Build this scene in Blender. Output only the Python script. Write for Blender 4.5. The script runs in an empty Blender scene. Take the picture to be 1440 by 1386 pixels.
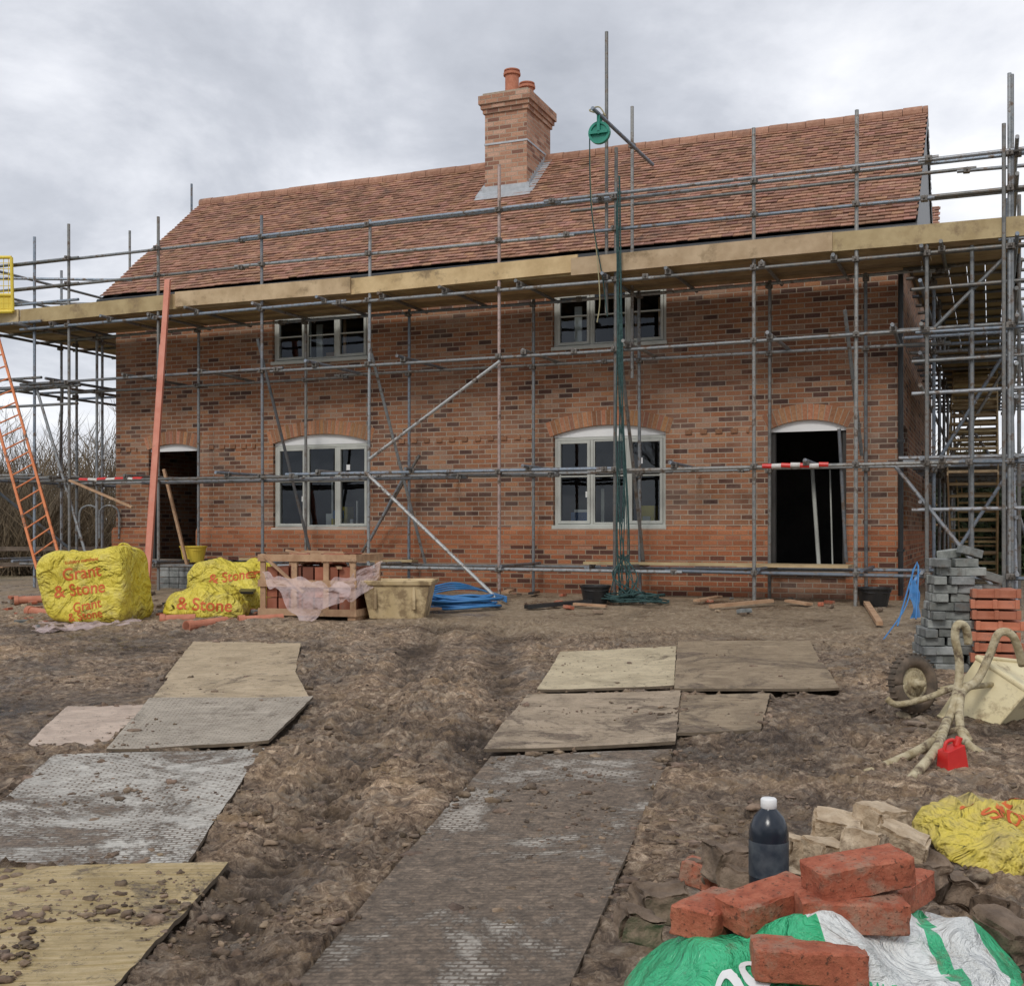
import bpy, bmesh, math, random
import numpy as np
from mathutils import Vector, Matrix, noise
from mathutils.bvhtree import BVHTree
random.seed(7); np.random.seed(7)
R=random.uniform
F=1650.0; CX=720.0; HY=745.0; EYE=1.65
TH=math.atan(F/4040.0); C=math.cos(TH); S=math.sin(TH); D0=17.01
def YP(px,t=0): return (D0+t)/(C+(px-CX)/F*S)
YL=YP(163); XL=(163-CX)/F*YL
def SX(px,t=0):
    Y=YP(px,t); X=(px-CX)/F*Y
    return (X-XL)*C-(Y-YL)*S
def HZ(px,y,t=0): return (HY-y)*YP(px,t)/F
def W(s,t,h): return Vector((XL+s*C+t*S, YL-s*S+t*C, h+EYE))
def Wp(px,py,Y): return Vector(((px-CX)/F*Y, Y, EYE-(py-HY)/F*Y))
SR=SX(1262)
HM=Matrix.Translation((XL,YL,EYE))@Matrix.Rotation(-TH,4,'Z')

scene=bpy.context.scene
# ---------------------------------------------------------------- materials
def new_mat(name):
    m=bpy.data.materials.new(name); m.use_nodes=True
    nt=m.node_tree; b=nt.nodes['Principled BSDF']; return m,nt,b
def L(nt,a,b): nt.links.new(a,b)
def ramp(nt,stops,fac=None,interp='LINEAR'):
    r=nt.nodes.new('ShaderNodeValToRGB'); cr=r.color_ramp; cr.interpolation=interp
    while len(cr.elements)<len(stops): cr.elements.new(0.5)
    for e,(p,c) in zip(cr.elements,stops):
        e.position=p; e.color=(c[0],c[1],c[2],1) if hasattr(c,'__len__') else (c,c,c,1)
    if fac is not None: L(nt,fac,r.inputs['Fac'])
    return r
def nz(nt,vec,scale,detail=5,rough=.6,dist=0):
    n=nt.nodes.new('ShaderNodeTexNoise'); n.inputs['Scale'].default_value=scale
    n.inputs['Detail'].default_value=detail; n.inputs['Roughness'].default_value=rough
    n.inputs['Distortion'].default_value=dist
    if vec is not None: L(nt,vec,n.inputs['Vector'])
    return n
def mix(nt,fac,a,b,mode='MIX'):
    m=nt.nodes.new('ShaderNodeMix'); m.data_type='RGBA'; m.blend_type=mode
    for i,v in ((0,fac),(6,a),(7,b)):
        if hasattr(v,'is_linked') or hasattr(v,'links'): L(nt,v,m.inputs[i])
        elif i==0: m.inputs[0].default_value=v
        else: m.inputs[i].default_value=(v[0],v[1],v[2],1)
    return m.outputs[2]
def bump(nt,h,b,strength=.3,dist=.01,prev=None):
    n=nt.nodes.new('ShaderNodeBump'); n.inputs['Strength'].default_value=strength; n.inputs['Distance'].default_value=dist
    L(nt,h,n.inputs['Height'])
    if prev is not None: L(nt,prev,n.inputs['Normal'])
    L(nt,n.outputs[0],b.inputs['Normal']); return n.outputs[0]
def simple(name,c1,c2,scale=4,rough=.7,metal=0,bs=.3,bscale=40,bd=.005,attr=False,spec=.5,dirt=0,dirtc=(.09,.065,.045),dscale=6,bdist=0):
    m,nt,b=new_mat(name); tc=nt.nodes.new('ShaderNodeTexCoord')
    n=nz(nt,tc.outputs['Object'],scale)
    col=mix(nt,ramp(nt,[(.35,0.),(.65,1.)],n.outputs['Fac']).outputs[0],c1,c2)
    if attr:
        a=nt.nodes.new('ShaderNodeAttribute'); a.attribute_name='Col'
        col=mix(nt,1.0,col,a.outputs['Color'],'MULTIPLY')
    if dirt>0:
        d=nz(nt,tc.outputs['Object'],dscale,8,.7)
        dm=ramp(nt,[(1-dirt-.06,0.),(1-dirt+.06,1.)],d.outputs['Fac']).outputs[0]
        col=mix(nt,dm,col,dirtc)
    L(nt,col,b.inputs['Base Color'])
    b.inputs['Roughness'].default_value=rough; b.inputs['Metallic'].default_value=metal
    b.inputs['Specular IOR Level'].default_value=spec
    if bs>0:
        n2=nz(nt,tc.outputs['Object'],bscale,5,.6,bdist); bump(nt,n2.outputs['Fac'],b,bs,bd)
    return m
def brick_mat(name,stops,mortar,zone=True):
    m,nt,b=new_mat(name); uv=nt.nodes.new('ShaderNodeUVMap')
    br=nt.nodes.new('ShaderNodeTexBrick'); L(nt,uv.outputs[0],br.inputs['Vector'])
    br.inputs['Scale'].default_value=1; br.inputs['Brick Width'].default_value=.225; br.inputs['Row Height'].default_value=.075
    br.inputs['Mortar Size'].default_value=.009; br.inputs['Mortar Smooth'].default_value=.4
    br.inputs['Color1'].default_value=(0,0,0,1); br.inputs['Color2'].default_value=(1,1,1,1); br.inputs['Mortar'].default_value=(.5,.5,.5,1)
    col=ramp(nt,stops,br.outputs['Color']).outputs[0]
    g=nz(nt,uv.outputs[0],45,5,.7); col=mix(nt,.65,col,ramp(nt,[(.3,.5),(.7,1.4)],g.outputs['Fac']).outputs[0],'MULTIPLY')
    if zone:
        z=nz(nt,uv.outputs[0],.9,6,.7)
        col=mix(nt,1.0,col,ramp(nt,[(.3,(.62,.60,.60)),(.5,(1,1,1)),(.72,(1.22,1.18,1.12))],z.outputs['Fac']).outputs[0],'MULTIPLY')
        z2=nz(nt,uv.outputs[0],.55,7,.75,.5)
        col=mix(nt,ramp(nt,[(.47,0.),(.66,.5)],z2.outputs['Fac']).outputs[0],col,(.34,.235,.18))
    mo=mix(nt,nz(nt,uv.outputs[0],3).outputs['Fac'],tuple(x*.6 for x in mortar),mortar)
    col=mix(nt,br.outputs['Fac'],col,mo)
    L(nt,col,b.inputs['Base Color']); b.inputs['Roughness'].default_value=.9; b.inputs['Specular IOR Level'].default_value=.25
    inv=nt.nodes.new('ShaderNodeMath'); inv.operation='SUBTRACT'; inv.inputs[0].default_value=1; L(nt,br.outputs['Fac'],inv.inputs[1])
    p=bump(nt,inv.outputs[0],b,.6,.005); bump(nt,g.outputs['Fac'],b,.4,.004,p)
    return m
M={}
bst=[(0,(.085,.05,.042)),(.13,(.12,.062,.048)),(.22,(.22,.10,.060)),(.42,(.33,.142,.072)),(.62,(.265,.122,.072)),(.84,(.39,.19,.098)),(1,(.34,.215,.155))]
M['brick']=brick_mat('facing_brick',bst,(.45,.37,.29))
M['brick2']=brick_mat('lower_brick',[(p,(c[0]*1.12,c[1]*.92,c[2]*.85)) for p,c in bst],(.40,.31,.22),False)
M['plinth']=brick_mat('plinth_brick',[(0,(.27,.10,.05)),(.4,(.36,.135,.065)),(.8,(.42,.17,.085)),(1,(.30,.12,.07))],(.36,.25,.17),False)
M['chim']=brick_mat('chimney_brick',[(0,(.22,.11,.08)),(.3,(.38,.20,.13)),(.7,(.48,.27,.18)),(1,(.54,.34,.25))],(.48,.38,.29),False)
M['vous']=simple('arch_brick',(.34,.16,.085),(.46,.24,.135),30,.9,bs=.4,attr=True)
M['mortar']=simple('mortar',(.42,.34,.26),(.30,.24,.18),20,.95)
M['tile']=simple('roof_tile',(.31,.165,.112),(.40,.235,.165),14,.88,bs=.5,bscale=60,attr=True,spec=.25,dirt=.36,dirtc=(.19,.12,.095),dscale=2.2)
M['lead']=simple('lead',(.36,.38,.40),(.46,.48,.50),10,.55,metal=.3)
M['frame']=simple('window_paint',(.44,.45,.41),(.50,.51,.47),3,.45,bs=0)
M['white']=simple('white_paint',(.74,.75,.75),(.82,.82,.81),3,.5,bs=0)
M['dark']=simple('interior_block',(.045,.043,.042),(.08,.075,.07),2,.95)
M['black']=simple('black_plastic',(.012,.012,.013),(.02,.02,.02),8,.4,bs=.05)
M['galv']=simple('galvanised_steel',(.19,.205,.215),(.38,.40,.41),9,.5,metal=.45,bs=.2,attr=True,dirt=.44,dirtc=(.14,.105,.08),dscale=9)
M['coup']=simple('coupler_steel',(.12,.11,.10),(.22,.20,.18),20,.6,metal=.5,bs=.2)
M['board']=simple('scaffold_board',(.42,.315,.175),(.58,.46,.28),3,.85,bs=.4,bscale=30,attr=True,dirt=.40,dirtc=(.25,.18,.10),dscale=2.5)
M['pot']=simple('terracotta',(.42,.15,.085),(.52,.21,.13),10,.8,bs=.2)
M['wood']=simple('rough_timber',(.36,.21,.12),(.50,.33,.20),8,.85,bs=.4,bscale=50,dirt=.36,dirtc=(.18,.12,.08))
def glass_mat():
    m,nt,b=new_mat('window_glass'); out=nt.nodes['Material Output']; nt.nodes.remove(b)
    g=nt.nodes.new('ShaderNodeBsdfGlossy'); g.inputs['Roughness'].default_value=.015; g.inputs['Color'].default_value=(.85,.92,1,1)
    t=nt.nodes.new('ShaderNodeBsdfTransparent'); t.inputs['Color'].default_value=(.75,.8,.8,1)
    fr=nt.nodes.new('ShaderNodeFresnel'); fr.inputs['IOR'].default_value=1.55
    tc=nt.nodes.new('ShaderNodeTexCoord'); n=nz(nt,tc.outputs['Object'],2.5,1)
    bp=nt.nodes.new('ShaderNodeBump'); bp.inputs['Strength'].default_value=.1; bp.inputs['Distance'].default_value=.02
    L(nt,n.outputs['Fac'],bp.inputs['Height']); L(nt,bp.outputs[0],g.inputs['Normal'])
    mx=nt.nodes.new('ShaderNodeMixShader'); L(nt,fr.outputs[0],mx.inputs[0]); L(nt,t.outputs[0],mx.inputs[1]); L(nt,g.outputs[0],mx.inputs[2])
    L(nt,mx.outputs[0],out.inputs[0]); return m
M['glass']=glass_mat()

# ---------------------------------------------------------------- mesh builder
class MB:
    def __init__(s): s.v=[];s.f=[];s.m=[];s.c=[];s.cur=(1,1,1)
    def quad(s,a,b,c,d,mi=0):
        n=len(s.v); s.v+= [a,b,c,d]; s.c+=[s.cur]*4; s.f.append((n,n+1,n+2,n+3)); s.m.append(mi)
    def hexa(s,p,mi=0):
        n=len(s.v); s.v+=list(p); s.c+=[s.cur]*8
        for q in ((3,2,1,0),(4,5,6,7),(0,1,5,4),(1,2,6,5),(2,3,7,6),(3,0,4,7)):
            s.f.append(tuple(n+i for i in q)); s.m.append(mi)
    def box(s,x0,x1,y0,y1,z0,z1,mi=0,mtx=None):
        p=[(x0,y0,z0),(x1,y0,z0),(x1,y1,z0),(x0,y1,z0),(x0,y0,z1),(x1,y0,z1),(x1,y1,z1),(x0,y1,z1)]
        if mtx is not None: p=[tuple(mtx@Vector(q)) for q in p]
        s.hexa(p,mi)
    def tube(s,a,b,r,mi=0,seg=8,r2=None,cap=True):
        a=Vector(a);b=Vector(b); d=b-a
        if d.length<1e-6: return
        d.normalize(); x=d.orthogonal().normalized(); y=d.cross(x); r2=r if r2 is None else r2
        n=len(s.v)
        for k in range(seg):
            an=2*math.pi*k/seg; o=x*math.cos(an)+y*math.sin(an)
            s.v.append(tuple(a+o*r)); s.v.append(tuple(b+o*r2)); s.c+=[s.cur]*2
        for k in range(seg):
            i=n+2*k; j=n+2*((k+1)%seg); s.f.append((i,j,j+1,i+1)); s.m.append(mi)
        if cap:
            s.f.append(tuple(n+2*k for k in range(seg))[::-1]); s.m.append(mi)
            s.f.append(tuple(n+2*k+1 for k in range(seg))); s.m.append(mi)
    def path(s,pts,r,mi=0,seg=8,smooth=0):
        pts=[Vector(p) for p in pts]
        if smooth:
            q=[]; P=[pts[0]]+pts+[pts[-1]]
            for i in range(1,len(P)-2):
                for k in range(smooth):
                    t=k/smooth; a,b,c,d=P[i-1],P[i],P[i+1],P[i+2]
                    q.append(.5*((2*b)+(c-a)*t+(2*a-5*b+4*c-d)*t*t+(3*b-a-3*c+d)*t**3))
            q.append(pts[-1]); pts=q
        n0=len(s.v); x=None
        for i,p in enumerate(pts):
            d=(pts[min(i+1,len(pts)-1)]-pts[max(i-1,0)]).normalized()
            if x is None: x=d.orthogonal().normalized()
            else:
                x=(x-d*x.dot(d)); x=x.normalized() if x.length>1e-5 else d.orthogonal().normalized()
            y=d.cross(x)
            for k in range(seg):
                an=2*math.pi*k/seg; s.v.append(tuple(p+(x*math.cos(an)+y*math.sin(an))*r)); s.c.append(s.cur)
        for i in range(len(pts)-1):
            for k in range(seg):
                a=n0+i*seg+k; b=n0+i*seg+(k+1)%seg; s.f.append((a,b,b+seg,a+seg)); s.m.append(mi)
        s.f.append(tuple(n0+k for k in range(seg))[::-1]); s.m.append(mi)
        s.f.append(tuple(n0+(len(pts)-1)*seg+k for k in range(seg))); s.m.append(mi)
    def obj(s,name,mats,parent=None,smooth=False,recenter=False,bevel=0):
        vs=s.v; org=Vector((0,0,0))
        if recenter:
            a=np.array([tuple(v) for v in vs]); lo=a.min(0); hi=a.max(0); org=Vector(((lo[0]+hi[0])/2,(lo[1]+hi[1])/2,lo[2]))
            vs=[tuple(Vector(v)-org) for v in vs]
        me=bpy.data.meshes.new(name); me.from_pydata([tuple(v) for v in vs],[],s.f)
        for m in mats: me.materials.append(M[m] if isinstance(m,str) else m)
        me.polygons.foreach_set('material_index',s.m)
        ca=me.color_attributes.new('Col','FLOAT_COLOR','POINT')
        ca.data.foreach_set('color',np.array([(c[0],c[1],c[2],1) for c in s.c],dtype=np.float32).ravel())
        uv=me.uv_layers.new(name='UVMap'); buf=np.zeros((len(me.loops),2),dtype=np.float32)
        for p in me.polygons:
            n=p.normal; ax,ay,az=abs(n.x),abs(n.y),abs(n.z)
            for li in p.loop_indices:
                co=me.vertices[me.loops[li].vertex_index].co
                if az>.8: buf[li]=(co.x,co.y)
                elif ax>ay: buf[li]=(co.y,co.z)
                else: buf[li]=(co.x,co.z)
        uv.data.foreach_set('uv',buf.ravel())
        if smooth: me.polygons.foreach_set('use_smooth',[True]*len(me.polygons))
        me.update()
        o=bpy.data.objects.new(name,me); scene.collection.objects.link(o)
        if parent is not None: o.parent=parent
        if recenter: o.location=org
        if bevel:
            b=o.modifiers.new('bev','BEVEL'); b.width=bevel; b.segments=2; b.limit_method='ANGLE'
        return o
def empty(name,mtx=None,loc=None):
    e=bpy.data.objects.new(name,None); scene.collection.objects.link(e); e.empty_display_size=.3
    if mtx is not None: e.matrix_world=mtx
    if loc is not None: e.location=loc
    return e

# ---------------------------------------------------------------- terrain functions
def base0(X,Y):
    d=X*S+Y*C
    d2=min(d,15.4)
    if d<0: d2=d*.4
    return .044*d2
def mound(X,Y):
    r=((X-.85)/.75)**2+((Y-2.55)/.70)**2
    return .58*math.exp(-r*r) if r<3 else 0.
def G(px,py):
    Y=2.9; u=(px-CX)/F; v=(py-HY)/F
    while Y<80:
        if EYE-v*Y<=base0(u*Y,Y): break
        Y+=.01
    return Vector((u*Y,Y,base0(u*Y,Y)))
mats_px=[
 ('ply',[(272,905),(423,907),(416,948),(232,957)],.03),
 ('ply',[(242,953),(414,950),(434,989),(213,993)],.045),
 ('pink',[(95,998),(213,993),(150,1051),(38,1053)],.02),
 ('grey',[(210,993),(441,989),(378,1056),(150,1065)],.055),
 ('track',[(75,1069),(372,1058),(262,1228),(-110,1240)],.03),
 ('ochre',[(-120,1241),(322,1230),(160,1410),(-330,1410)],.05),
 ('plyl',[(788,922),(951,913),(948,971),(755,978)],.04),
 ('dirty',[(953,910),(1138,909),(1180,978),(948,978)],.05),
 ('dirty2',[(742,982),(957,978),(950,1053),(680,1063)],.04),
 ('dirty',[(958,982),(1083,981),(1070,1030),(953,1036)],.025),
 ('trackd',[(690,1067),(946,1057),(795,1410),(400,1410)],.012)]
mat_quads=[([G(*p) for p in q]) for _,q,_ in mats_px]
def inquad(X,Y,q,e=0):
    for i in range(4):
        a=q[i]; b=q[(i+1)%4]
        cr=(b.x-a.x)*(Y-a.y)-(b.y-a.y)*(X-a.x)
        if cr> e*math.hypot(b.x-a.x,b.y-a.y): return False
    return True
def mat_at(X,Y,e=0):
    if Y>13.5 or Y<2.5: return -1
    for i,q in enumerate(mat_quads):
        if inquad(X,Y,q,e): return i
    return -1
NN=noise.noise
def rough_h(X,Y):
    d=X*S+Y*C
    amp=1.0 if d<12.2 else max(.3,1-(d-12.2)*.6)
    if d>30: amp=.3
    n1=NN(Vector((X*.9,Y*.9,0)))*.06
    m=.55+.9*NN(Vector((X*.7,Y*.7,11))); m=min(1.25,max(.25,m+.3))
    wx=X+NN(Vector((X*2,Y*2,4)))*.25; wy=Y+NN(Vector((X*2,Y*2,8)))*.25
    r1=1-abs(NN(Vector((wx*3.2,wy*4.5,5))))*2.2
    r2=1-abs(NN(Vector((wx*8,wy*11,9))))*2.4
    r3=1-abs(NN(Vector((wx*17,wy*21,3))))*2.4
    n4=NN(Vector((wx*24,wy*27,2)))
    n5=NN(Vector((wx*45,wy*50,2))) if d<9 else 0
    r=n1+(max(r1,-.5)*.030+max(r2,-.6)*.026+max(r3,-.6)*.014+n4*.018+n5*.009)*m
    for cx0,w in ((-.95,.16),(-.15,.17)):
        u=(X-(cx0+.02*(Y-8)+.08*NN(Vector((Y*.4,cx0,0)))))/w
        if abs(u)<2.5 and Y>4: r+=(-.045*math.exp(-u*u)+.02*math.exp(-(abs(u)-1.5)**2*4))+.012*math.sin(Y*42+u)*math.exp(-u*u)
    return r*amp
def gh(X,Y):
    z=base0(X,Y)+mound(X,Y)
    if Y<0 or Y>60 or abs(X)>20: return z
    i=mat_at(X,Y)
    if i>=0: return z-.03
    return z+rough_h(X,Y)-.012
ys=[-60,-30,-12,-4,0,.8]; y=1.3
while y<18: ys.append(y); y+=max(.012,.0032*y)
while y<60: ys.append(y); y*=1.06
ys+=[80,110,160,250,400,700]
xs=[]; x=-9.0
while x<9.0: xs.append(x); x+=(.017 if -2.6<x<2.9 else .034)
xl=[]; x=9.3
while x<60: xl.append(x); x*=1.12
xl+=[90,150,300,700]
xs=[-v for v in reversed(xl)]+xs+xl
nx,ny=len(xs),len(ys)
V=np.zeros((ny,nx,3),dtype=np.float32); Z=np.zeros((ny,nx,4),dtype=np.float32)
for j,y in enumerate(ys):
    for i,x in enumerate(xs):
        d=x*S+y*C; h_=base0(x,y)
        if abs(x)>abs(y)*.5+2.5 and y<18: zz=h_+NN(Vector((x,y,0)))*.04+ (mound(x,y))
        else: zz=gh(x,y)
        V[j,i]=(x,y,zz)
        a=min(1,max(0,(d-11.1+NN(Vector((x*.8,y*.8,3)))*1.2)/1.6))
        g=min(1,max(0,(d-26)/6)); 
        if d<0: g=.6
        if x<-9.5 or x>8.5: g=max(g,min(1,(abs(x)-8.5)/4))
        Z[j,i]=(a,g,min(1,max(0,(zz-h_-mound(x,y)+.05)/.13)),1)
idx=np.arange(nx*ny).reshape(ny,nx)
Fq=np.stack([idx[:-1,:-1],idx[:-1,1:],idx[1:,1:],idx[1:,:-1]],-1).reshape(-1,4)
def np_mesh(name,verts,faces,col=None,smooth=True):
    me=bpy.data.meshes.new(name); n=faces.shape[1]
    me.vertices.add(len(verts)); me.vertices.foreach_set('co',verts.astype(np.float32).ravel())
    me.loops.add(faces.size); me.loops.foreach_set('vertex_index',faces.astype(np.int32).ravel())
    me.polygons.add(len(faces)); me.polygons.foreach_set('loop_start',np.arange(0,faces.size,n,dtype=np.int32))
    me.update(calc_edges=True)
    if smooth: me.polygons.foreach_set('use_smooth',np.ones(len(faces),dtype=bool))
    if col is not None:
        ca=me.color_attributes.new('Col','FLOAT_COLOR','POINT'); ca.data.foreach_set('color',col.astype(np.float32).ravel())
    me.validate(); me.update(); return me
def link(name,me,mats,parent=None):
    o=bpy.data.objects.new(name,me); scene.collection.objects.link(o)
    for m in mats: me.materials.append(M[m] if isinstance(m,str) else m)
    if parent: o.parent=parent
    return o
def ground_mat():
    m,nt,b=new_mat('mud'); tc=nt.nodes.new('ShaderNodeTexCoord'); o=tc.outputs['Object']
    a=nt.nodes.new('ShaderNodeAttribute'); a.attribute_name='Col'
    sp=nt.nodes.new('ShaderNodeSeparateColor'); L(nt,a.outputs['Color'],sp.inputs[0])
    n1=nz(nt,o,1.1,9,.74,.4); n2=nz(nt,o,13,10,.82,.8); n3=nz(nt,o,60,6,.8); n4=nz(nt,o,5,6,.7,.5); n5=nz(nt,o,3.1,7,.75,.6)
    mud=ramp(nt,[(.38,(.058,.038,.026)),(.46,(.155,.108,.074)),(.53,(.285,.21,.15)),(.62,(.52,.42,.32))],n2.outputs['Fac']).outputs[0]
    mud=mix(nt,1.0,mud,ramp(nt,[(.34,(.50,.47,.45)),(.48,(1,1,1)),(.62,(1.6,1.55,1.48))],n1.outputs['Fac']).outputs[0],'MULTIPLY')
    mud=mix(nt,ramp(nt,[(.50,0.),(.64,.55)],n4.outputs['Fac']).outputs[0],mud,(.36,.245,.14))
    mud=mix(nt,ramp(nt,[(.54,0.),(.66,.6)],n5.outputs['Fac']).outputs[0],mud,(.30,.265,.225))
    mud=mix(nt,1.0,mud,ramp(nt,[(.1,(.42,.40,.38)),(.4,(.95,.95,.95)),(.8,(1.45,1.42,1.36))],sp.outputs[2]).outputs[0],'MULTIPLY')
    path=ramp(nt,[(.36,(.22,.155,.098)),(.5,(.42,.31,.20)),(.62,(.58,.47,.34))],n2.outputs['Fac']).outputs[0]
    pf=mix(nt,1.0,sp.outputs[0],ramp(nt,[(.35,.4),(.52,1.)],n1.outputs['Fac']).outputs[0],'MULTIPLY')
    col=mix(nt,pf,mud,path)
    gr=ramp(nt,[(.35,(.07,.08,.03)),(.65,(.15,.145,.06))],n1.outputs['Fac']).outputs[0]
    col=mix(nt,sp.outputs[1],col,gr)
    st=ramp(nt,[(.64,0.),(.69,.8)],n3.outputs['Fac']).outputs[0]
    col=mix(nt,st,col,(.50,.42,.33))
    dk=ramp(nt,[(.31,.75),(.36,0.)],n3.outputs['Fac']).outputs[0]
    col=mix(nt,dk,col,(.03,.02,.014))
    L(nt,col,b.inputs['Base Color'])
    L(nt,ramp(nt,[(.40,.2),(.52,.8)],n1.outputs['Fac']).outputs[0],b.inputs['Roughness'])
    b.inputs['Specular IOR Level'].default_value=.5
    p=bump(nt,n2.outputs['Fac'],b,1.0,.05); bump(nt,n3.outputs['Fac'],b,1.0,.014,p)
    return m
M['mud']=ground_mat()
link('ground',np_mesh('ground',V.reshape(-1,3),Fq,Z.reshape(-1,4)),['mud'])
# ---- clods
M['clod']=simple('mud_clod',(.085,.057,.038),(.26,.19,.135),9,.85,bs=.9,bscale=50,bd=.012,attr=True)
M['clod1']=simple('clay_soil',(.095,.065,.044),(.28,.205,.145),9,.9,bs=.9,bscale=50,bd=.012)
def ico(sub):
    bm=bmesh.new(); bmesh.ops.create_icosphere(bm,subdivisions=sub,radius=1); 
    v=np.array([tuple(x.co) for x in bm.verts]); f=np.array([[q.index for q in x.verts] for x in bm.faces]); bm.free(); return v,f
iv,if_=ico(2)
def clods(name,items,mat,colr=(.6,1.4),smooth=False,flat=(.3,.8)):
    VV=[];FF=[];CC=[]
    for k,(x,y,z,r) in enumerate(items):
        sc=np.array([R(.7,1.7),R(.7,1.3),R(*flat)])*r
        v=iv*(1+np.random.uniform(-.30,.30,(len(iv),1))+.35*np.sin(iv[:,[0]]*R(2,5)+R(0,6))*np.cos(iv[:,[1]]*R(2,5)))
        v=v*sc; a=R(0,6.28); ca,sa=math.cos(a),math.sin(a)
        v=np.stack([v[:,0]*ca-v[:,1]*sa,v[:,0]*sa+v[:,1]*ca,v[:,2]],-1)+np.array([x,y,z+r*.08])
        VV.append(v); FF.append(if_+len(iv)*k); t=R(*colr); CC.append(np.tile([t,t*R(.95,1.02),t*R(.9,1.02),1],(len(iv),1)))
    return link(name,np_mesh(name,np.concatenate(VV),np.concatenate(FF),np.concatenate(CC),smooth),[mat])
items=[]
while len(items)<5600:
    py=870+516*random.random()**.8+30*random.random(); px=R(-30,1470)
    g=G(px,py); i=mat_at(g.x,g.y)
    if NN(Vector((g.x*1.4,g.y*1.4,30)))<(-.05 if i<0 else .0): continue
    if i>=0 and random.random()<.35: continue
    r=min(.030,.0035*math.exp(abs(random.gauss(0,.8))))
    z=gh(g.x,g.y) if i<0 else g.z+mats_px[i][2]
    items.append((g.x,g.y,z,r))
for q in mat_quads: # mud squeezed over the board edges
    for e in range(4):
        a,b=q[e],q[(e+1)%4]; n=int((b-a).length*26)
        for k in range(n):
            p=a.lerp(b,random.random())
            if NN(p*2.2)<-.02: continue
            r=min(.045,.006*math.exp(abs(random.gauss(0,.8)))); items.append((p.x+R(-.05,.05),p.y+R(-.05,.05),base0(p.x,p.y)+.02,r))
for k in range(600):
    x=R(.1,2.0); y=R(2.0,3.6); items.append((x,y,gh(x,y),min(.035,.005*math.exp(abs(random.gauss(0,.8))))))
clods('mud_clods',items,'clod')

# ---- ground mats
def ply_mat(name,c1,c2,cover,tread=0,mudc=(.19,.142,.10)):
    m,nt,b=new_mat(name); uv=nt.nodes.new('ShaderNodeUVMap'); o=uv.outputs[0]
    tc=nt.nodes.new('ShaderNodeTexCoord'); ob=tc.outputs['Object']
    oi=nt.nodes.new('ShaderNodeObjectInfo'); va=nt.nodes.new('ShaderNodeVectorMath'); va.operation='ADD'; L(nt,ob,va.inputs[0]); L(nt,oi.outputs['Location'],va.inputs[1]); ob=va.outputs[0]
    mp=nt.nodes.new('ShaderNodeMapping'); mp.inputs['Scale'].default_value=(1.6,34,2); L(nt,o,mp.inputs[0])
    gr=nz(nt,mp.outputs[0],1.5,7,.75)
    col=mix(nt,ramp(nt,[(.38,0.),(.62,1.)],gr.outputs['Fac']).outputs[0],c1,c2)
    st=nz(nt,ob,2.6,9,.78,.6); col=mix(nt,ramp(nt,[(.44,0.),(.62,.6)],st.outputs['Fac']).outputs[0],col,tuple(x*.6 for x in c1))
    d=nz(nt,ob,1.35,12,.80,.5); dm=ramp(nt,[(.655-cover*.42,0.),(.71-cover*.42,1.)],d.outputs['Fac']).outputs[0]
    if tread:
        br=nt.nodes.new('ShaderNodeTexBrick'); L(nt,o,br.inputs['Vector']); br.inputs['Scale'].default_value=1
        br.inputs['Brick Width'].default_value=.065; br.inputs['Row Height'].default_value=.03; br.inputs['Mortar Size'].default_value=.007; br.inputs['Mortar Smooth'].default_value=.4
        br.inputs['Color1'].default_value=(1,1,1,1);br.inputs['Color2'].default_value=(.8,.8,.8,1);br.inputs['Mortar'].default_value=(0,0,0,1)
        tn=nz(nt,ob,5,5,.7); tf=ramp(nt,[(.38,.1),(.52,tread)],tn.outputs['Fac']).outputs[0]
        fm=mix(nt,1.0,br.outputs['Fac'],tf,'MULTIPLY'); col=mix(nt,fm,col,tuple(x*.8 for x in mudc))
    d2=nz(nt,ob,16,10,.85,.5); mc=ramp(nt,[(.38,tuple(x*.42 for x in mudc)),(.5,mudc),(.62,tuple(x*1.9 for x in mudc))],d2.outputs['Fac']).outputs[0]
    sp=ramp(nt,[(.56,0.),(.595,.9)],d2.outputs['Fac']).outputs[0]
    col=mix(nt,sp,col,tuple(x*.7 for x in mudc)); 
    if tread: mc=mix(nt,mix(nt,1.0,br.outputs['Fac'],(.35,)*3,'MULTIPLY'),mc,tuple(x*.45 for x in mudc))
    col=mix(nt,dm,col,mc)
    L(nt,col,b.inputs['Base Color']); b.inputs['Roughness'].default_value=.55; b.inputs['Specular IOR Level'].default_value=.45
    p=bump(nt,dm,b,.6,.012); p=bump(nt,d2.outputs['Fac'],b,.9,.018,p)
    if tread: bump(nt,br.outputs['Color'],b,.4,.005,p)
    return m
M['ply']=ply_mat('plywood',(.44,.33,.20),(.64,.52,.36),.22)
M['plyl']=ply_mat('plywood_clean',(.54,.44,.28),(.72,.62,.43),.13)
M['pink']=ply_mat('plywood_pale',(.56,.42,.33),(.72,.59,.48),.08)
M['grey']=ply_mat('plywood_grey',(.44,.38,.30),(.64,.57,.47),.20,.6)
M['ochre']=ply_mat('plywood_ochre',(.46,.33,.13),(.68,.54,.32),.24)
M['dirty']=ply_mat('plywood_dirty',(.25,.18,.11),(.48,.38,.26),.28)
M['dirty2']=ply_mat('plywood_muddy',(.38,.29,.195),(.56,.45,.33),.30)
M['track']=ply_mat('trackway_white',(.58,.55,.49),(.76,.73,.66),.36,.9,(.215,.16,.115))
M['trackd']=ply_mat('trackway_dark',(.48,.43,.37),(.62,.57,.49),.53,.9,(.205,.155,.112))
M['edge']=simple('board_edge',(.10,.075,.05),(.17,.13,.09),8,.9)
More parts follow.
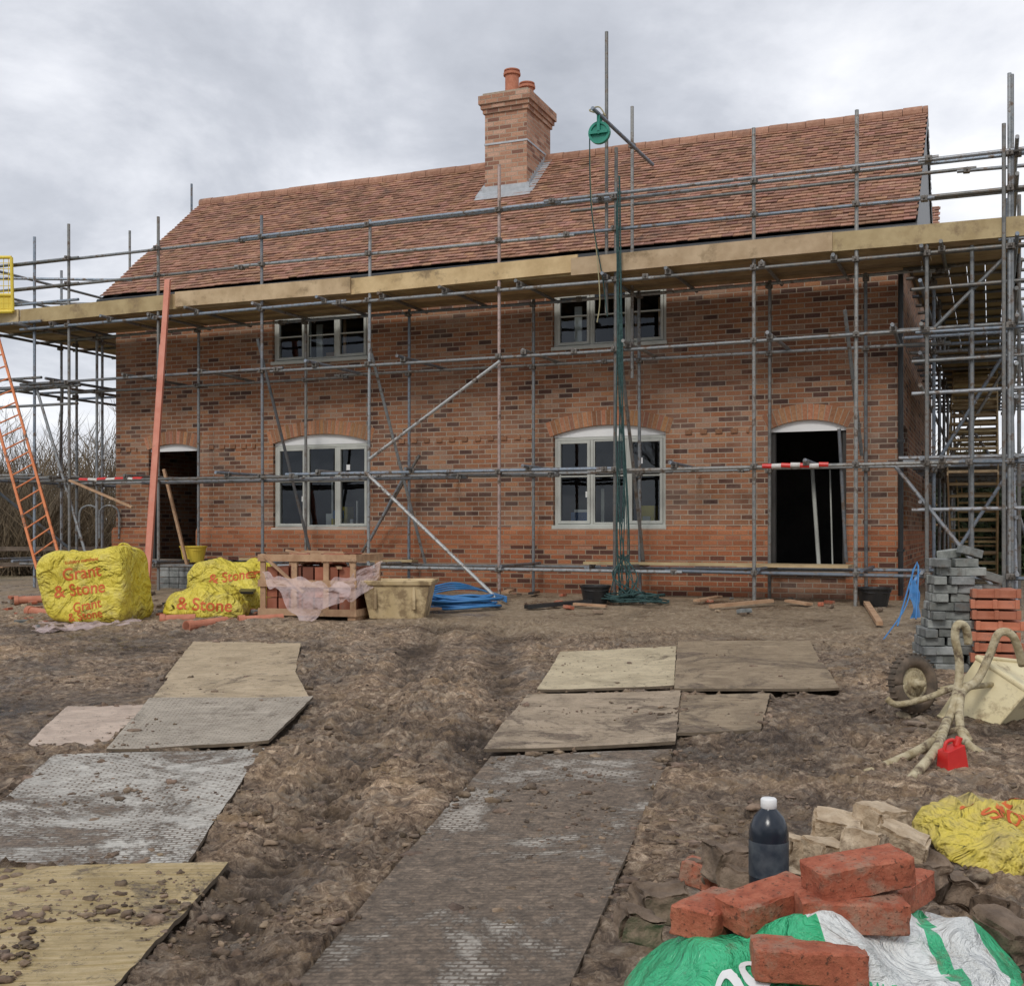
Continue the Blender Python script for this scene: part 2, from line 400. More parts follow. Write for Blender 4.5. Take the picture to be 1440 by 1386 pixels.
for (ty,_,lift),q in zip(mats_px,mat_quads):
    n=26; nm='trackway_mat' if ty.startswith('track') else 'plywood_ground_board'
    cen=sum(q,Vector())/4
    ew=(q[1]-q[0]).length; el=(q[3]-q[0]).length; vs=[];uvs=[]
    sd=R(0,50); curl=R(.0,.012)
    for layer in (0,-.02):
        for j in range(n+1):
            for i in range(n+1):
                a,b=i/n,j/n
                p=(q[0]*(1-a)+q[1]*a)*(1-b)+(q[3]*(1-a)+q[2]*a)*b
                w=NN(Vector((p.x*1.1,p.y*1.1,sd)))*.018+curl*((2*a-1)**4)*(1 if b>.5 else .3)
                z=base0(p.x,p.y)+lift+w+layer
                if i in(0,n) or j in(0,n): p=p+Vector((NN(p*14)*.008,NN(p*14+Vector((5,5,5)))*.008,0))
                vs.append((p.x-cen.x,p.y-cen.y,z-cen.z)); uvs.append((a*ew+sd,b*el))
    fs=[];mi=[];N=(n+1)**2
    for j in range(n):
        for i in range(n):
            k=j*(n+1)+i; fs.append((k,k+n+1,k+n+2,k+1)); mi.append(0)
    rim=[i for i in range(n+1)]+[j*(n+1)+n for j in range(1,n+1)]+[n*(n+1)+i for i in range(n-1,-1,-1)]+[j*(n+1) for j in range(n-1,0,-1)]
    for k in range(len(rim)):
        a,b=rim[k],rim[(k+1)%len(rim)]; fs.append((a,b,b+N,a+N)); mi.append(1)
    me=bpy.data.meshes.new(nm); me.from_pydata(vs,[],fs); o=link(nm,me,[ty,'edge']); me.polygons.foreach_set('material_index',mi)
    uv=me.uv_layers.new(name='UVMap')
    for l in me.loops: uv.data[l.index].uv=uvs[l.vertex_index]
    o.location=cen

# ---------------------------------------------------------------- HOUSE
house=empty('brick_house',HM)
EH=4.16; RH=6.58; TE=-.3; TR=2.6; TB=5.2; GB=-1.15
slope=(RH-EH)/(TR-TE)
ops=[]
def op(x0,x1,yt,yb,kind,rise=0):
    xm=(x0+x1)/2; ops.append((SX(x0),SX(x1),HZ(xm,yb),HZ(xm,yt),kind,rise))
op(209,278,624,786,'door',.09); op(384,518,610,745,'win',.14); op(778,936,597,742,'win',.14); op(1083,1190,590,800,'door',.12)
op(383,517,440,508,'up'); op(777,937,403,487,'up')
WT=EH+ .3*slope-.02
def gridwall(mb,x0,x1,z0,z1,holes,y0,y1,mi,axis='x'):
    X=sorted(set([x0,x1]+[v for h in holes for v in h[:2] if x0<v<x1])); Zs=sorted(set([z0,z1]+[v for h in holes for v in h[2:4] if z0<v<z1]))
    for i in range(len(X)-1):
        for j in range(len(Zs)-1):
            cx=(X[i]+X[i+1])/2; cz=(Zs[j]+Zs[j+1])/2
            if any(h[0]<cx<h[1] and h[2]<cz<h[3] for h in holes): continue
            if axis=='x': mb.box(X[i],X[i+1],y0,y1,Zs[j],Zs[j+1],mi)
            else: mb.box(y0,y1,X[i],X[i+1],Zs[j],Zs[j+1],mi)
mb=MB()
gridwall(mb,0,SR,GB,WT,ops,0,.3,0)
sideops=[(1.0,2.1,.03,1.55),(6.2,7.0,-.5,1.5)]
gridwall(mb,.3,10,GB,EH,sideops,SR-.3,SR,0,'y')
gridwall(mb,.3,TB,GB,EH,[],0,.3,0,'y')
mb.box(.3,SR-.3,TB-.3,TB,GB,EH,0)
for s0,s1 in ((0,.3),(SR-.3,SR)):
    zt=RH-.12
    mb.hexa([(s0,.0,EH),(s1,.0,EH),(s1,TB,EH),(s0,TB,EH),(s0,TR-.01,zt),(s1,TR-.01,zt),(s1,TR+.01,zt),(s0,TR+.01,zt)],0)
mb.hexa([(SR-.3,TB,EH),(SR,TB,EH),(SR,10,EH),(SR-.3,10,EH),(SR-.3,7.55,6.3),(SR,7.55,6.3),(SR,7.57,6.3),(SR-.3,7.57,6.3)],0)
mb.box(8,SR-.3,9.7,10,GB,EH,0); mb.box(8,8.3,TB,9.7,GB,EH,0)
mb.obj('walls',['brick'],house)
mb=MB()
ds=[o for o in ops if o[4]=='door']
segs=[(-.05,ds[0][0]),(ds[0][1],ds[1][0]),(ds[1][1],SR+.05)]
for a,b in segs:
    mb.box(a,b,-.05,-.001,GB,-.246,1); mb.box(a,b,-.056,-.001,-.245,-.021,0); mb.hexa([(a,-.056,-.02),(b,-.056,-.02),(b,-.001,-.02),(a,-.001,-.02),(a,-.012,.045),(b,-.012,.045),(b,-.001,.045),(a,-.001,.045)],0)
mb.box(SR+.001,SR+.05,-.001,10,GB,-.246,1); mb.box(SR+.001,SR+.05,-.001,10,-.245,-.02,0); mb.box(-.05,-.001,-.001,TB,GB,-.02,0)
mb.obj('plinth',['plinth','brick2'],house)
mb=MB()
hz=HZ(700,612)
for a,b in ((.02,ds[0][0]-.25),(ops[1][1]+.35,ops[2][0]-.35),(ds[0][1]+.25,ops[1][0]-.35),(ops[2][1]+.3,ops[3][0]-.3)):
    s=a
    while s<b:
        mb.cur=(R(.5,.8),)*3
        mb.box(s,min(s+.1,b),-.022,-.001,hz-.08,hz-.015,0); s+=.225
mb.obj('dentil_course',['vous'],house)
mb=MB()
for (s0,s1,h0,h1,k,rise) in ops:
    if k=='up': continue
    w=(s1-s0)/2; cx=(s0+s1)/2; rad=(w*w+rise*rise)/(2*rise); cz=h1-rad; th0=math.asin(w/rad)+.02
    nb=max(8,round(2*th0*(rad+.1)/.075))
    def P(a,r,y): return (cx+r*math.sin(a),y,cz+r*math.cos(a))
    for i in range(nb):
        a0=-th0+2*th0*i/nb; a1=-th0+2*th0*(i+1)/nb; g=.006/rad
        t=R(.6,1.15); mb.cur=(t,t*R(.85,1.05),t*R(.8,1.05))
        r0,r1=rad,rad+.225
        mb.hexa([P(a0+g,r0,-.008),P(a1-g,r0,-.008),P(a1-g,r0,.12),P(a0+g,r0,.12),P(a0+g,r1,-.008),P(a1-g,r1,-.008),P(a1-g,r1,.12),P(a0+g,r1,.12)],0)
        mb.cur=(1,1,1)
        mb.hexa([P(a0,r0+.003,-.003),P(a1,r0+.003,-.003),P(a1,r0+.003,.118),P(a0,r0+.003,.118),P(a0,r1-.003,-.003),P(a1,r1-.003,-.003),P(a1,r1-.003,.118),P(a0,r1-.003,.118)],1)
mb.obj('arches',['vous','mortar'],house)
mb=MB()
for (s0,s1,h0,h1,k,rise) in ops:
    if k=='up': continue
    w=(s1-s0)/2; cx=(s0+s1)/2; rad=(w*w+rise*rise)/(2*rise); cz=h1-rad; N=14
    bot=h1-rise-.01-(.03 if k=='door' else .02)
    for i in range(N):
        xa=-w+2*w*i/N; xb=-w+2*w*(i+1)/N
        za=cz+math.sqrt(rad*rad-xa*xa)+.01; zb=cz+math.sqrt(rad*rad-xb*xb)+.01
        mb.hexa([(cx+xa,.055,bot),(cx+xb,.055,bot),(cx+xb,.085,bot),(cx+xa,.085,bot),(cx+xa,.055,za),(cx+xb,.055,zb),(cx+xb,.085,zb),(cx+xa,.085,za)],0)
mb.obj('arch_boards',['white'],house)
wb=MB(); gb=MB()
def window(s0,s1,h0,h1):
    y0=.06;y1=.13;f=.05
    wb.box(s0,s0+f,y0,y1,h0,h1); wb.box(s1-f,s1,y0,y1,h0,h1); wb.box(s0+f,s1-f,y0,y1,h1-f,h1); wb.box(s0+f,s1-f,y0,y1,h0,h0+f)
    wb.box(s0-.02,s1+.02,-.035,y0-.002,h0-.03,h0+.025)
    wi=(s1-s0-2*f); m=.045; lw=(wi-2*m)/3
    for i in range(3):
        a=s0+f+i*(lw+m); b=a+lw
        if i<2: wb.box(b,b+m,y0+.003,y1-.003,h0+f,h1-f)
        q=.048; z0=h0+f; z1=h1-f; ya=y0-.012; yb=y1-.01
        if i==1: q=.025; ya=y0+.006
        wb.box(a+.003,a+q,ya,yb,z0+.003,z1-.003); wb.box(b-q,b-.003,ya,yb,z0+.003,z1-.003)
        wb.box(a+q,b-q,ya,yb,z1-q,z1-.003); wb.box(a+q,b-q,ya,yb,z0+.003,z0+q)
        zm=z0+(z1-z0)*.57
        wb.box(a+q,b-q,ya+.01,yb-.01,zm-.011,zm+.011)
        gb.quad((a+q,y0+.03,z0+q),(b-q,y0+.03,z0+q),(b-q,y0+.03,z1-q),(a+q,y0+.03,z1-q))
for (s0,s1,h0,h1,k,rise) in ops:
    if k=='door': continue
    window(s0+.005,s1-.005,h0+.01,h1-(rise+.03 if rise else .01))
for a,b,z0,z1 in sideops:
    wb.box(SR-.12,SR-.06,a,a+.07,z0,z1); wb.box(SR-.12,SR-.06,b-.07,b,z0,z1); wb.box(SR-.12,SR-.06,a+.07,b-.07,z0,z0+.07); wb.box(SR-.12,SR-.06,a+.07,b-.07,z1-.07,z1)
    wb.box(SR-.12,SR-.06,(a+b)/2-.03,(a+b)/2+.03,z0+.07,z1-.07)
    gb.quad((SR-.09,a+.07,z0+.07),(SR-.09,b-.07,z0+.07),(SR-.09,b-.07,z1-.07),(SR-.09,a+.07,z1-.07))
wb.obj('window_frames',['frame'],house,bevel=.004); gb.obj('window_glass',['glass'],house)
mb=MB()
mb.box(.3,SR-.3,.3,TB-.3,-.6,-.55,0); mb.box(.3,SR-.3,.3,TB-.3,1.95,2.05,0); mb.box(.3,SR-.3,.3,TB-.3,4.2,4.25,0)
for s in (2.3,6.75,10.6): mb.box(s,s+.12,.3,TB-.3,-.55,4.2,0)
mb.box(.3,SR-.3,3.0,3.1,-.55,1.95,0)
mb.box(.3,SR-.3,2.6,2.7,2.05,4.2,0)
def stuff(s0,s1,z,n):
    for k in range(n):
        s=R(s0,s1); t=R(.35,.55); h=R(.7,1.5) if z<0 else R(1.3,1.8); mb.box(s,s+random.choice([.02,.03,.05,.12]),t,t+.03,z,z+h,random.choice([1,1,2,3]))
    for k in range(3):
        s=R(s0,s1-.3); mb.box(s,s+R(.15,.35),.4,.6,z,z+R(.72,1.0),random.choice([1,2,4,5]))
M['stickb']=simple('blue_wrap',(.05,.14,.35),(.07,.18,.42),5,.6,bs=0); M['sticky']=simple('yellow_wrap',(.55,.42,.04),(.6,.5,.06),5,.6,bs=0)
for o_ in (ops[1],ops[2]): stuff(o_[0]+.1,o_[1]-.1,-.55,6)
for o_ in (ops[4],ops[5]): stuff(o_[0]+.1,o_[1]-.1,2.05,4)
s=ops[3][0]
mb.path([(s+.62,.5,-.55),(s+.42,1.2,1.0)],.03,3); mb.path([(s+.8,.6,-.55),(s+.70,1.1,.9)],.012,3)
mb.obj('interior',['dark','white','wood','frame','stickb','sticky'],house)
mb=MB()
for (s0,s1,h0,h1,k,rise) in (ops[1],ops[2]):
    for f_,g_ in ((.28,.30),(.75,.62)):
        s=s0+(s1-s0)*f_; z=h0+(h1-h0)*g_; mb.box(s,s+.07,.082,.0845,z,z+.09)
mb.obj('glass_labels',['white'],house)
mb=MB()
a,b,h0,h1=ops[3][:4]; mb.box(a-.05,b+.05,-.12,.3,h0-.05,h0,0); a,b,h0,h1=ops[0][:4]; mb.box(a-.05,b+.05,-.12,.3,h0-.05,h0,0)
for (a,b,h0,h1) in (ops[0][:4],ops[3][:4]):
    mb.box(a+.001,a+.06,.09,.19,h0,h1-.1,1); mb.box(b-.06,b-.001,.09,.19,h0,h1-.1,1)
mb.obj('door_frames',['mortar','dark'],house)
mb=MB()
mb.tube((SR+.05,-.10,-.9),(SR+.05,-.10,3.9),.036,0,10)
for z in (-.3,1.2,2.7): mb.box(SR-.0,SR+.10,-.14,-.06,z,z+.04,0)
mb.tube((-.1,TE-.04,EH-.08),(SR+.28,TE-.04,EH-.08),.055,0,10)
mb.obj('gutter_and_downpipe',['black'],house)
mb=MB()
r0=-.08; r1=13.80
mb.hexa([(r0+.03,TE+.02,EH-.08),(r1-.03,TE+.02,EH-.08),(r1-.03,2*TR-TE-.02,EH-.08),(r0+.03,2*TR-TE-.02,EH-.08),(r0+.03,TR-.01,RH-.06),(r1-.03,TR-.01,RH-.06),(r1-.03,TR+.01,RH-.06),(r0+.03,TR+.01,RH-.06)],0)
for s in (r0+.005,r1-.025):
    for sg in (1,-1):
        a=(TE if sg>0 else 2*TR-TE)
        mb.hexa([(s,a,EH-.2),(s+.02,a,EH-.2),(s+.02,TR,RH-.2),(s,TR,RH-.2),(s,a,EH-.005),(s+.02,a,EH-.005),(s+.02,TR,RH-.03),(s,TR,RH-.03)],0)
mb.obj('roof_deck',['black'],house)
def tiles(mb,s0,s1,org,up,nrm,length,mi=0):
    rows=int(length/.1); w=.165
    for r in range(rows+1):
        off=(r%2)*w/2; s=s0-off
        while s<s1-.01:
            a=max(s,s0); b=min(s+w,s1); s+=w
            if b-a<.03: continue
            t=R(.74,1.18) if random.random()<.94 else R(.55,.7); mb.cur=(t,t*R(.92,1.04),t*R(.88,1.06))
            d=r*.1+R(-.004,.004); L0=.16 if r<rows else .1
            lift=R(0,.006)+NN(Vector((s*.8,d*1.2,0)))*.02
            tk=.015; th=.026+lift+R(0,.009)
            def P(x,dd,n): return tuple(Vector((x,0,0))+org+up*dd+nrm*n)
            c=R(-.003,.003)
            mb.hexa([P(a+.002,d,th),P(b-.002,d,th+c),P(b-.002,d+L0,lift+.002),P(a+.002,d+L0,lift+.002),
                     P(a+.002,d,th+tk),P(b-.002,d,th+tk+c),P(b-.002,d+L0,lift+tk),P(a+.002,d+L0,lift+tk)],mi)
mb=MB()
up=Vector((0,TR-TE,RH-EH)); LN=up.length; up.normalize(); nr=Vector((0,-up.z,up.y))
tiles(mb,r0,r1,Vector((0,TE,EH)),up,nr,LN-.03)
up2=Vector((0,-up.y,up.z)); nr2=Vector((0,up.z,up.y))
tiles(mb,r0,r1,Vector((0,2*TR-TE,EH)),up2,nr2,LN-.03)
tiles(mb,8,r1,Vector((0,TB-.1,EH)),Vector((0,.745,.667)).normalized(),Vector((0,-.667,.745)),3.2)
s=r0
while s<r1-.05:
    t=R(.85,1.15); mb.cur=(t,t*.97,t*.95); e=min(s+.3,r1); z=RH+R(-.004,.006)
    mb.tube((s+.004,TR,z),(e-.004,TR,z),.105,0,12); s+=.3
mb.obj('roof_tiles',['tile'],house)
mb=MB(); c0=SX(682,1.65); c1=c0+.78; y0=1.65;y1=2.80; CT=7.50
mb.box(c0,c1,y0,y1,5.2,CT-.30,0)
z=CT-.30
for k,e in enumerate((.03,.06,.09,.09)):
    mb.box(c0-e,c1+e,y0-e,y1+e,z,z+.075-.002,0); z+=.075
mb.box(c0-.03,c1+.03,y0-.03,y1+.03,z,z+.05,2)
mb.obj('chimney_stack',['chim','lead','mortar'],house)
mb=MB()
zb=HZ(700,202,1.65)
mb.box(c0-.012,c1+.012,y0-.012,y1+.012,zb-.012,zb+.02,0)
def rz(t): return EH+(t-TE)*slope
mb.box(c0-.05,c1+.05,y0-.02,y0-.003,rz(y0)-.02,rz(y0)+.15,0)
mb.hexa([(c0-.12,y0-.2,rz(y0-.2)+.045),(c1+.12,y0-.2,rz(y0-.2)+.045),(c1+.12,y0-.003,rz(y0)+.055),(c0-.12,y0-.003,rz(y0)+.055),(c0-.12,y0-.2,rz(y0-.2)+.052),(c1+.12,y0-.2,rz(y0-.2)+.052),(c1+.12,y0-.003,rz(y0)+.062),(c0-.12,y0-.003,rz(y0)+.062)],0)
t=y0
while t<TR-.05:
    for x in (c1+.002,c0-.014): mb.box(x,x+.012,t,t+.085,rz(t)-.05,rz(t)+.17,0)
    t+=.085
for x0,x1 in ((c1+.014,c1+.14),(c0-.14,c0-.014)):
    mb.hexa([(x0,y0-.1,rz(y0-.1)+.045),(x1,y0-.1,rz(y0-.1)+.045),(x1,TR,rz(TR)+.045),(x0,TR,rz(TR)+.045),(x0,y0-.1,rz(y0-.1)+.056),(x1,y0-.1,rz(y0-.1)+.056),(x1,TR,rz(TR)+.056),(x0,TR,rz(TR)+.056)],0)
mb.obj('chimney_flashing',['lead'],house)
mb=MB()
for (px,tt,hh) in ((720,1.9,.46),(741,2.45,.42)):
    s=SX(px,tt); z=CT+.03
    for r,a,b in ((.145,0,.05),(.12,.05,hh-.09),(.15,hh-.09,hh-.05),(.125,hh-.05,hh-.02),(.14,hh-.02,hh)): mb.tube((s,tt,z+a),(s,tt,z+b),r,0,20)
    mb.tube((s,tt,z+hh),(s,tt,z+hh+.004),.11,1,20)
mb.obj('chimney_pots',['pot','black'],house)

# ---------------------------------------------------------------- SCAFFOLD
scaf=empty('scaffolding',HM)
TO=-1.6; TI=-.38
sp=MB(); cp=MB()
def gcol():
    t=R(.6,1.25); sp.cur=random.choice([(t,t,t),(t,t,t*1.04),(t*.85,t*.80,t*.74),(t*.85,t*.95,t*1.1)])
def tb(a,b,r=.0245): gcol(); sp.tube(a,b,r,0,10)
def coup(s,t,h):
    m=Matrix.Translation((s,t,h))@Matrix.Rotation(R(-.2,.2),4,'Z')
    cp.box(-.042,.042,-.045,.045,-.035,.035,0,m); cp.box(-.012,.012,-.075,.0,-.012,.03,0,m)
LV=[-.56,.83,2.47,3.42]; GR=[4.12,4.55]
outer=[(97,315),(222,305),(369,303),(519,309),(702,232),(865,208),(1061,180),(1204,155),(1420,103)]
so=[]
for px,ty in outer:
    s=SX(px,TO); so.append(s)
    if px==702: sp.cur=(1.6,1.15,1.0); sp.tube((s,TO,-1.02),(s,TO,HZ(px,ty,TO)),.0245,0,10)
    else: tb((s+R(-.015,.015),TO,-1.02),(s+R(-.025,.025),TO,HZ(px,ty,TO)))
    for l in LV+GR: coup(s,TO-.03,l)
    cp.box(s-.07,s+.07,TO-.07,TO+.07,-1.03,-1.015,0)
for px in (136,279,430,575,750,900,1082,1218):
    s=SX(px,TI); tb((s,TI,-1.02),(s+R(-.02,.02),TI,3.5)) 
    for l in LV[1:]: coup(s,TI-.03,l)
def ledger(t,h,a,b):
    s=a
    while s<b-.01:
        e=min(b,s+R(4.2,6.4)); tb((s-.12,t+.0,h+R(-.03,.03)),(e+.12,t+R(-.02,.02),h+R(-.03,.03))); coup(e,t,h); s=e
for h in LV: ledger(TO-.045,h,-.5,15.25); ledger(TI-.045,h+.02,-.6,14.1)
ledger(TO+.05,LV[1]-.06,2,9)
for h in GR: ledger(TO+.05,h,-.75,15.2)
ledger(TO-.05,GR[1]+.03,4,15.4)
ledger(TI+.0,4.75,9.0,15.2)
for h in LV[1:]:
    s=.1
    while s<15:
        e=R(.08,.38); tb((s,TO-e,h+.06),(s+R(-.05,.05),TI+.25,h+.06))
        coup(s,TO-.045,h+.03)
        s+= R(.8,1.3) if h>3 else R(1.4,2.1)
for s in so[:-1]: tb((s+.08,TO-.15,LV[0]+.05),(s+.08,TI+.2,LV[0]+.05))
tb((SX(853,-1.45),-1.45,3.0),(SX(853,-1.45),-1.45,HZ(853,45,-1.45)))
tb((SX(889,-.6),-.6,2.2),(SX(889,-.6),-.6,HZ(889,150,-.6)))
def fp(px,py,t): return (SX(px,t),t,HZ(px,py,t))
tb(fp(918,232,-.5),fp(833,152,-2.2),.026)
coup(*fp(850,165,-1.6)); coup(*fp(889,205,-.8)); 
sp.cur=(1.7,1.65,1.6); sp.tube(fp(703,508,TO-.09),fp(520,645,TO-.09),.0245); sp.tube(fp(514,664,TO-.1),fp(704,846,TO-.3),.026)
for a,b,t0,t1 in (((362,476),(436,775),TO+.1,TI),((520,488),(598,792),TO+.1,TI),((1188,436),(1212,640),TO+.2,TI),((590,640),(508,778),TI,TI+.1),((870,470),(905,790),TO+.2,TI),((1180,603),(1190,790),TI,TI+.05),((576,655),(520,760),TI-.1,TI-.1)):
    tb(fp(*a,t0),fp(*b,t1))
tb((14.9,TO-.1,-.9),(13.6,TO+.1,.8)); 
LS=[(-1.55,-1.6,4.9),(-1.55,.3,4.9),(-1.55,2.2,6.1),(-1.55,4.2,7.6),(-.4,.1,3.6),(-.4,2.2,5.0),(-.4,-1.55,5.0),(-1.0,.1,3.5),(-.4,4.2,5)]
for s,t,h in LS: tb((s,t,-1.0),(s,t,h)); [coup(s,t-.03,l) for l in LV]
for h in LV+GR:
    for s in (-1.6,-.45):
        if h in GR and s>-1: continue
        tb((s,-2.0,h+.04),(s,6.2,h+.04))
for h in LV[1:]:
    for t in (-1.7,-.8,.1,1.1,2.2,3.2,4.2): tb((-2.0,t,h+.1),(-.1,t,h+.1))
for h in GR+[3.85]: tb((-2.1,TO,h),(.6,TO,h)); tb((-2.1,TO+.1,h-.1),(.6,TI+.1,h-.12)) 
for h,e in ((2.3,-2.9),(2.1,-2.6),(2.38,-3.2)): tb((e,TO-.1,h),(.5,TO-.1+R(0,.3),h+R(0,.15)))
tb((-1.5,-1.5,.8),(-.2,.2,-1)); tb((-.4,-.9,2.5),(-1.5,.2,.8)); tb((.9,TO+.05,-.9),(-.35,TO+.05,2.4))
for t in (-1.6,.3,2.2,4.1,6.0,8.0,10.0):
    tb((14.95,t,-1.0),(14.95,t,5.5 if t<0 else 5.0)); tb((13.98,t,-1.0),(13.98,t,4.0 if t>-1 else 3.6))
    for l in LV: coup(14.95,t-.03,l); coup(13.98,t-.03,l)
tb((14.86,-1.66,-1.0),(14.86,-1.66,4.9)); tb((15.05,-.6,-1.0),(15.05,-.6,4.3)); tb((14.5,-1.5,-1.0),(14.5,-1.5,3.5)); tb((14.45,.35,-1.0),(14.45,.35,3.6))
for h in LV+GR:
    tb((15.0,-2.1,h+.04),(15.0,10.5,h+.04)); 
    if h not in GR: tb((13.93,-1.9,h+.04),(13.93,10.5,h+.04))
for lv in LV[1:]:
    t=-1.2
    while t<10.4: tb((13.62,t,lv+.09),(15.35+R(0,.25),t,lv+.09)); t+=R(.55,.85)
for lv in (.15,1.6,2.0,2.9):
    tb((15.0,-1.7,lv),(15.0,10.3,lv+.05)); tb((13.9,-1.6,lv+.2),(13.9,10.3,lv+.15))
    tb((13.8,-1.55,lv+.1),(15.3,-1.55,lv+.12))
for a,b in (((15.0,-1.5,-.9),(15.0,.5,.9)),((15.0,.3,.8),(15.0,2.3,2.5)),((15.0,2.2,-.9),(15.0,6.1,2.5)),((14.95,0.2,2.5),(13.95,.2,.8)),((13.95,4.2,2.5),(14.95,4.1,.8)),((14.95,.25,.8),(13.9,.25,-.9)),((15,6,.9),(15,2,3.4)),((15.4,-1.2,-1.0),(14.9,2.6,.9)),((14.95,-1.5,3.4),(13.95,-1.5,2.4)),((15.1,-1.6,2.4),(15.1,2.2,3.5)),((13.95,2.2,.8),(14.95,2.2,2.5)),((15.0,8,-.9),(15,4,2.4)),((15.3,-1.4,-.9),(15.1,.3,2.5))): tb(a,b)
tb((15.9,-1.6,3.5),(14.8,-1.6,3.52)); tb((15.9,-1.55,GR[1]),(14.0,-1.55,GR[1])); tb((15.9,-1.5,GR[0]),(14.0,-1.5,GR[0])); tb((16.2,-1.7,LV[1]),(14.5,-1.6,LV[1]))
sp.obj('tubes',['galv'],scaf); 
cp.obj('couplers',['coup'],scaf,bevel=.008)
bd=MB()
def bcol(lo=.75,hi=1.15):
    t=R(lo,hi); bd.cur=(t,t*R(.94,1.02),t*R(.85,1.02))
DK=3.54
for i,t in enumerate(np.arange(TO+.03,-.2,.232)):
    s=-1.7+R(-.1,.1)
    while s<14.9:
        e=min(s+3.9,15.05+R(-.05,.05)); bcol(.45,.95); bd.box(s,e-.01,t,t+.222,DK,DK+.038,0,Matrix.Translation((0,0,R(-.004,.004)))); s=e
for i,s in enumerate(np.arange(13.72,14.9,.232)):
    t=-.2
    while t<10.3: e=min(t+3.9,10.4); bcol(.5,.95); bd.box(s,s+.222,t,e-.01,DK,DK+.038); t=e
for i,s in enumerate(np.arange(-1.65,-.45,.232)):
    bcol(.55,.95); bd.box(s,s+.222,-.2,5.3,DK,DK+.038)
for lv in (LV[2],LV[1]):
    for s in (14.0,14.22,14.45,14.68): bcol(.5,.8); bd.box(s,s+.215,1.2,10.2,lv+.12,lv+.155)
def flight(t0,h0,t1,h1,s0,s1):
    n=11
    for k in range(n):
        f=(k+.5)/n; t=t0+(t1-t0)*f; h=h0+(h1-h0)*f; bcol(.6,1); bd.box(s0,s1,t-.11,t+.11,h,h+.035)
    for s in (s0-.02,s1+.0): bd.hexa([(s,t0,h0-.12),(s+.02,t0,h0-.12),(s+.02,t1,h1-.12),(s,t1,h1-.12),(s,t0,h0+.03),(s+.02,t0,h0+.03),(s+.02,t1,h1+.03),(s,t1,h1+.03)])
flight(3.2,-.95,.9,.9,14.15,14.8); flight(.9,.95,3.6,2.5,14.15,14.8); flight(5.5,.95,3.4,2.6,14.15,14.8); flight(8.6,-.9,6.0,.9,14.15,14.8); flight(6.3,2.5,8.4,3.5,14.15,14.8); flight(9.8,.9,7.4,2.5,14.15,14.8)
s=-.63; k=0
while s<14.9:
    e=min(s+R(2.8,3.9),15.1); bcol(.78,1.22)
    zz=R(-.03,.03); z2=R(-.025,.035); y=TO-.04-(k%2)*.041; bd.hexa([(s,y,DK+zz),(e,y,DK+z2),(e,y+.038,DK+z2),(s,y+.038,DK+zz),(s,y,DK+.24+zz),(e,y,DK+.24+z2),(e,y+.038,DK+.24+z2),(s,y+.038,DK+.24+zz)]); s=e-.08; k+=1
bcol(.9,1.1); bd.box(15.02,15.06,-1.6,4,DK,DK+.235); bd.box(15.02,15.06,4.01,10,DK,DK+.235)
bcol(); bd.box(-1.72,-1.68,-1.5,5,DK,DK+.225); bcol(); bd.box(-1.7,-.66,TO-.05,TO-.012,DK,DK+.225)
for i in range(3): bcol(.8,1); bd.box(SX(1040,-1),SX(1195,-1),-1.2+i*.235,-.98+i*.235,-.5,-.465)
for a,b in ((9.2,12.2),(3.2,6.4)): bcol(.7,.9); bd.box(a,b,-.75,-.53,-.5,-.463)
bd.obj('boards',['board'],scaf)
tp=MB()
for px0,px1 in ((1072,1165),(112,200)):
    for k in range(7):
        a=px0+(px1-px0)*k/7; b=a+(px1-px0)/7
        sp0=SX(a,TO-.05); sp1=SX(b,TO-.05); z=LV[1]; tp.tube((sp0,TO-.045,z+R(-.01,.01)),(sp1,TO-.045,z+R(-.01,.01)),.032,k%2,8)
M['red']=simple('red_plastic',(.55,.02,.02),(.65,.04,.03),5,.4,bs=.05,dirt=.35)
M['dwhite']=simple('dull_white',(.5,.48,.45),(.65,.63,.6),20,.6,bs=0)
tp.obj('barrier_tape',['red','dwhite'],scaf)
M['teal']=simple('green_paint',(.01,.20,.14),(.015,.26,.18),5,.4,bs=.05)
M['rope']=simple('rope',(.018,.045,.045),(.045,.10,.095),30,.9,bs=.6,bscale=120)
M['rope2']=simple('rope_pale',(.30,.27,.16),(.38,.34,.2),30,.9)
gw=empty('gin_wheel',HM)
c=Vector(fp(843,187,-2.0)); mb=MB(); N=28
for k in range(N):
    a=2*math.pi*k/N; b=2*math.pi*(k+1)/N
    p=lambda an,r,y:(c.x+r*math.cos(an),c.y+y,c.z+r*math.sin(an))
    mb.hexa([p(a,.115,-.03),p(b,.115,-.03),p(b,.115,.03),p(a,.115,.03),p(a,.15,-.03),p(b,.15,-.03),p(b,.15,.03),p(a,.15,.03)])
    mb.hexa([p(a,.03,-.012),p(b,.03,-.012),p(b,.03,.012),p(a,.03,.012),p(a,.118,-.012),p(b,.118,-.012),p(b,.118,.012),p(a,.118,.012)])
mb.tube((c.x,c.y-.05,c.z),(c.x,c.y+.05,c.z),.03)
mb.box(c.x-.13,c.x+.13,c.y-.055,c.y-.04,c.z-.02,c.z+.02); mb.box(c.x-.02,c.x+.02,c.y-.055,c.y-.04,c.z,c.z+.26); mb.box(c.x-.02,c.x+.02,c.y+.04,c.y+.055,c.z,c.z+.26)
mb.obj('wheel',['teal'],gw)
mb=MB()
mb.path([c+Vector((-.14,0,0)),c+Vector((-.13,.05,-1.0)),c+Vector((-.05,.3,-1.9)),c+Vector((0,.35,-2.4))],.009,0,6,6)
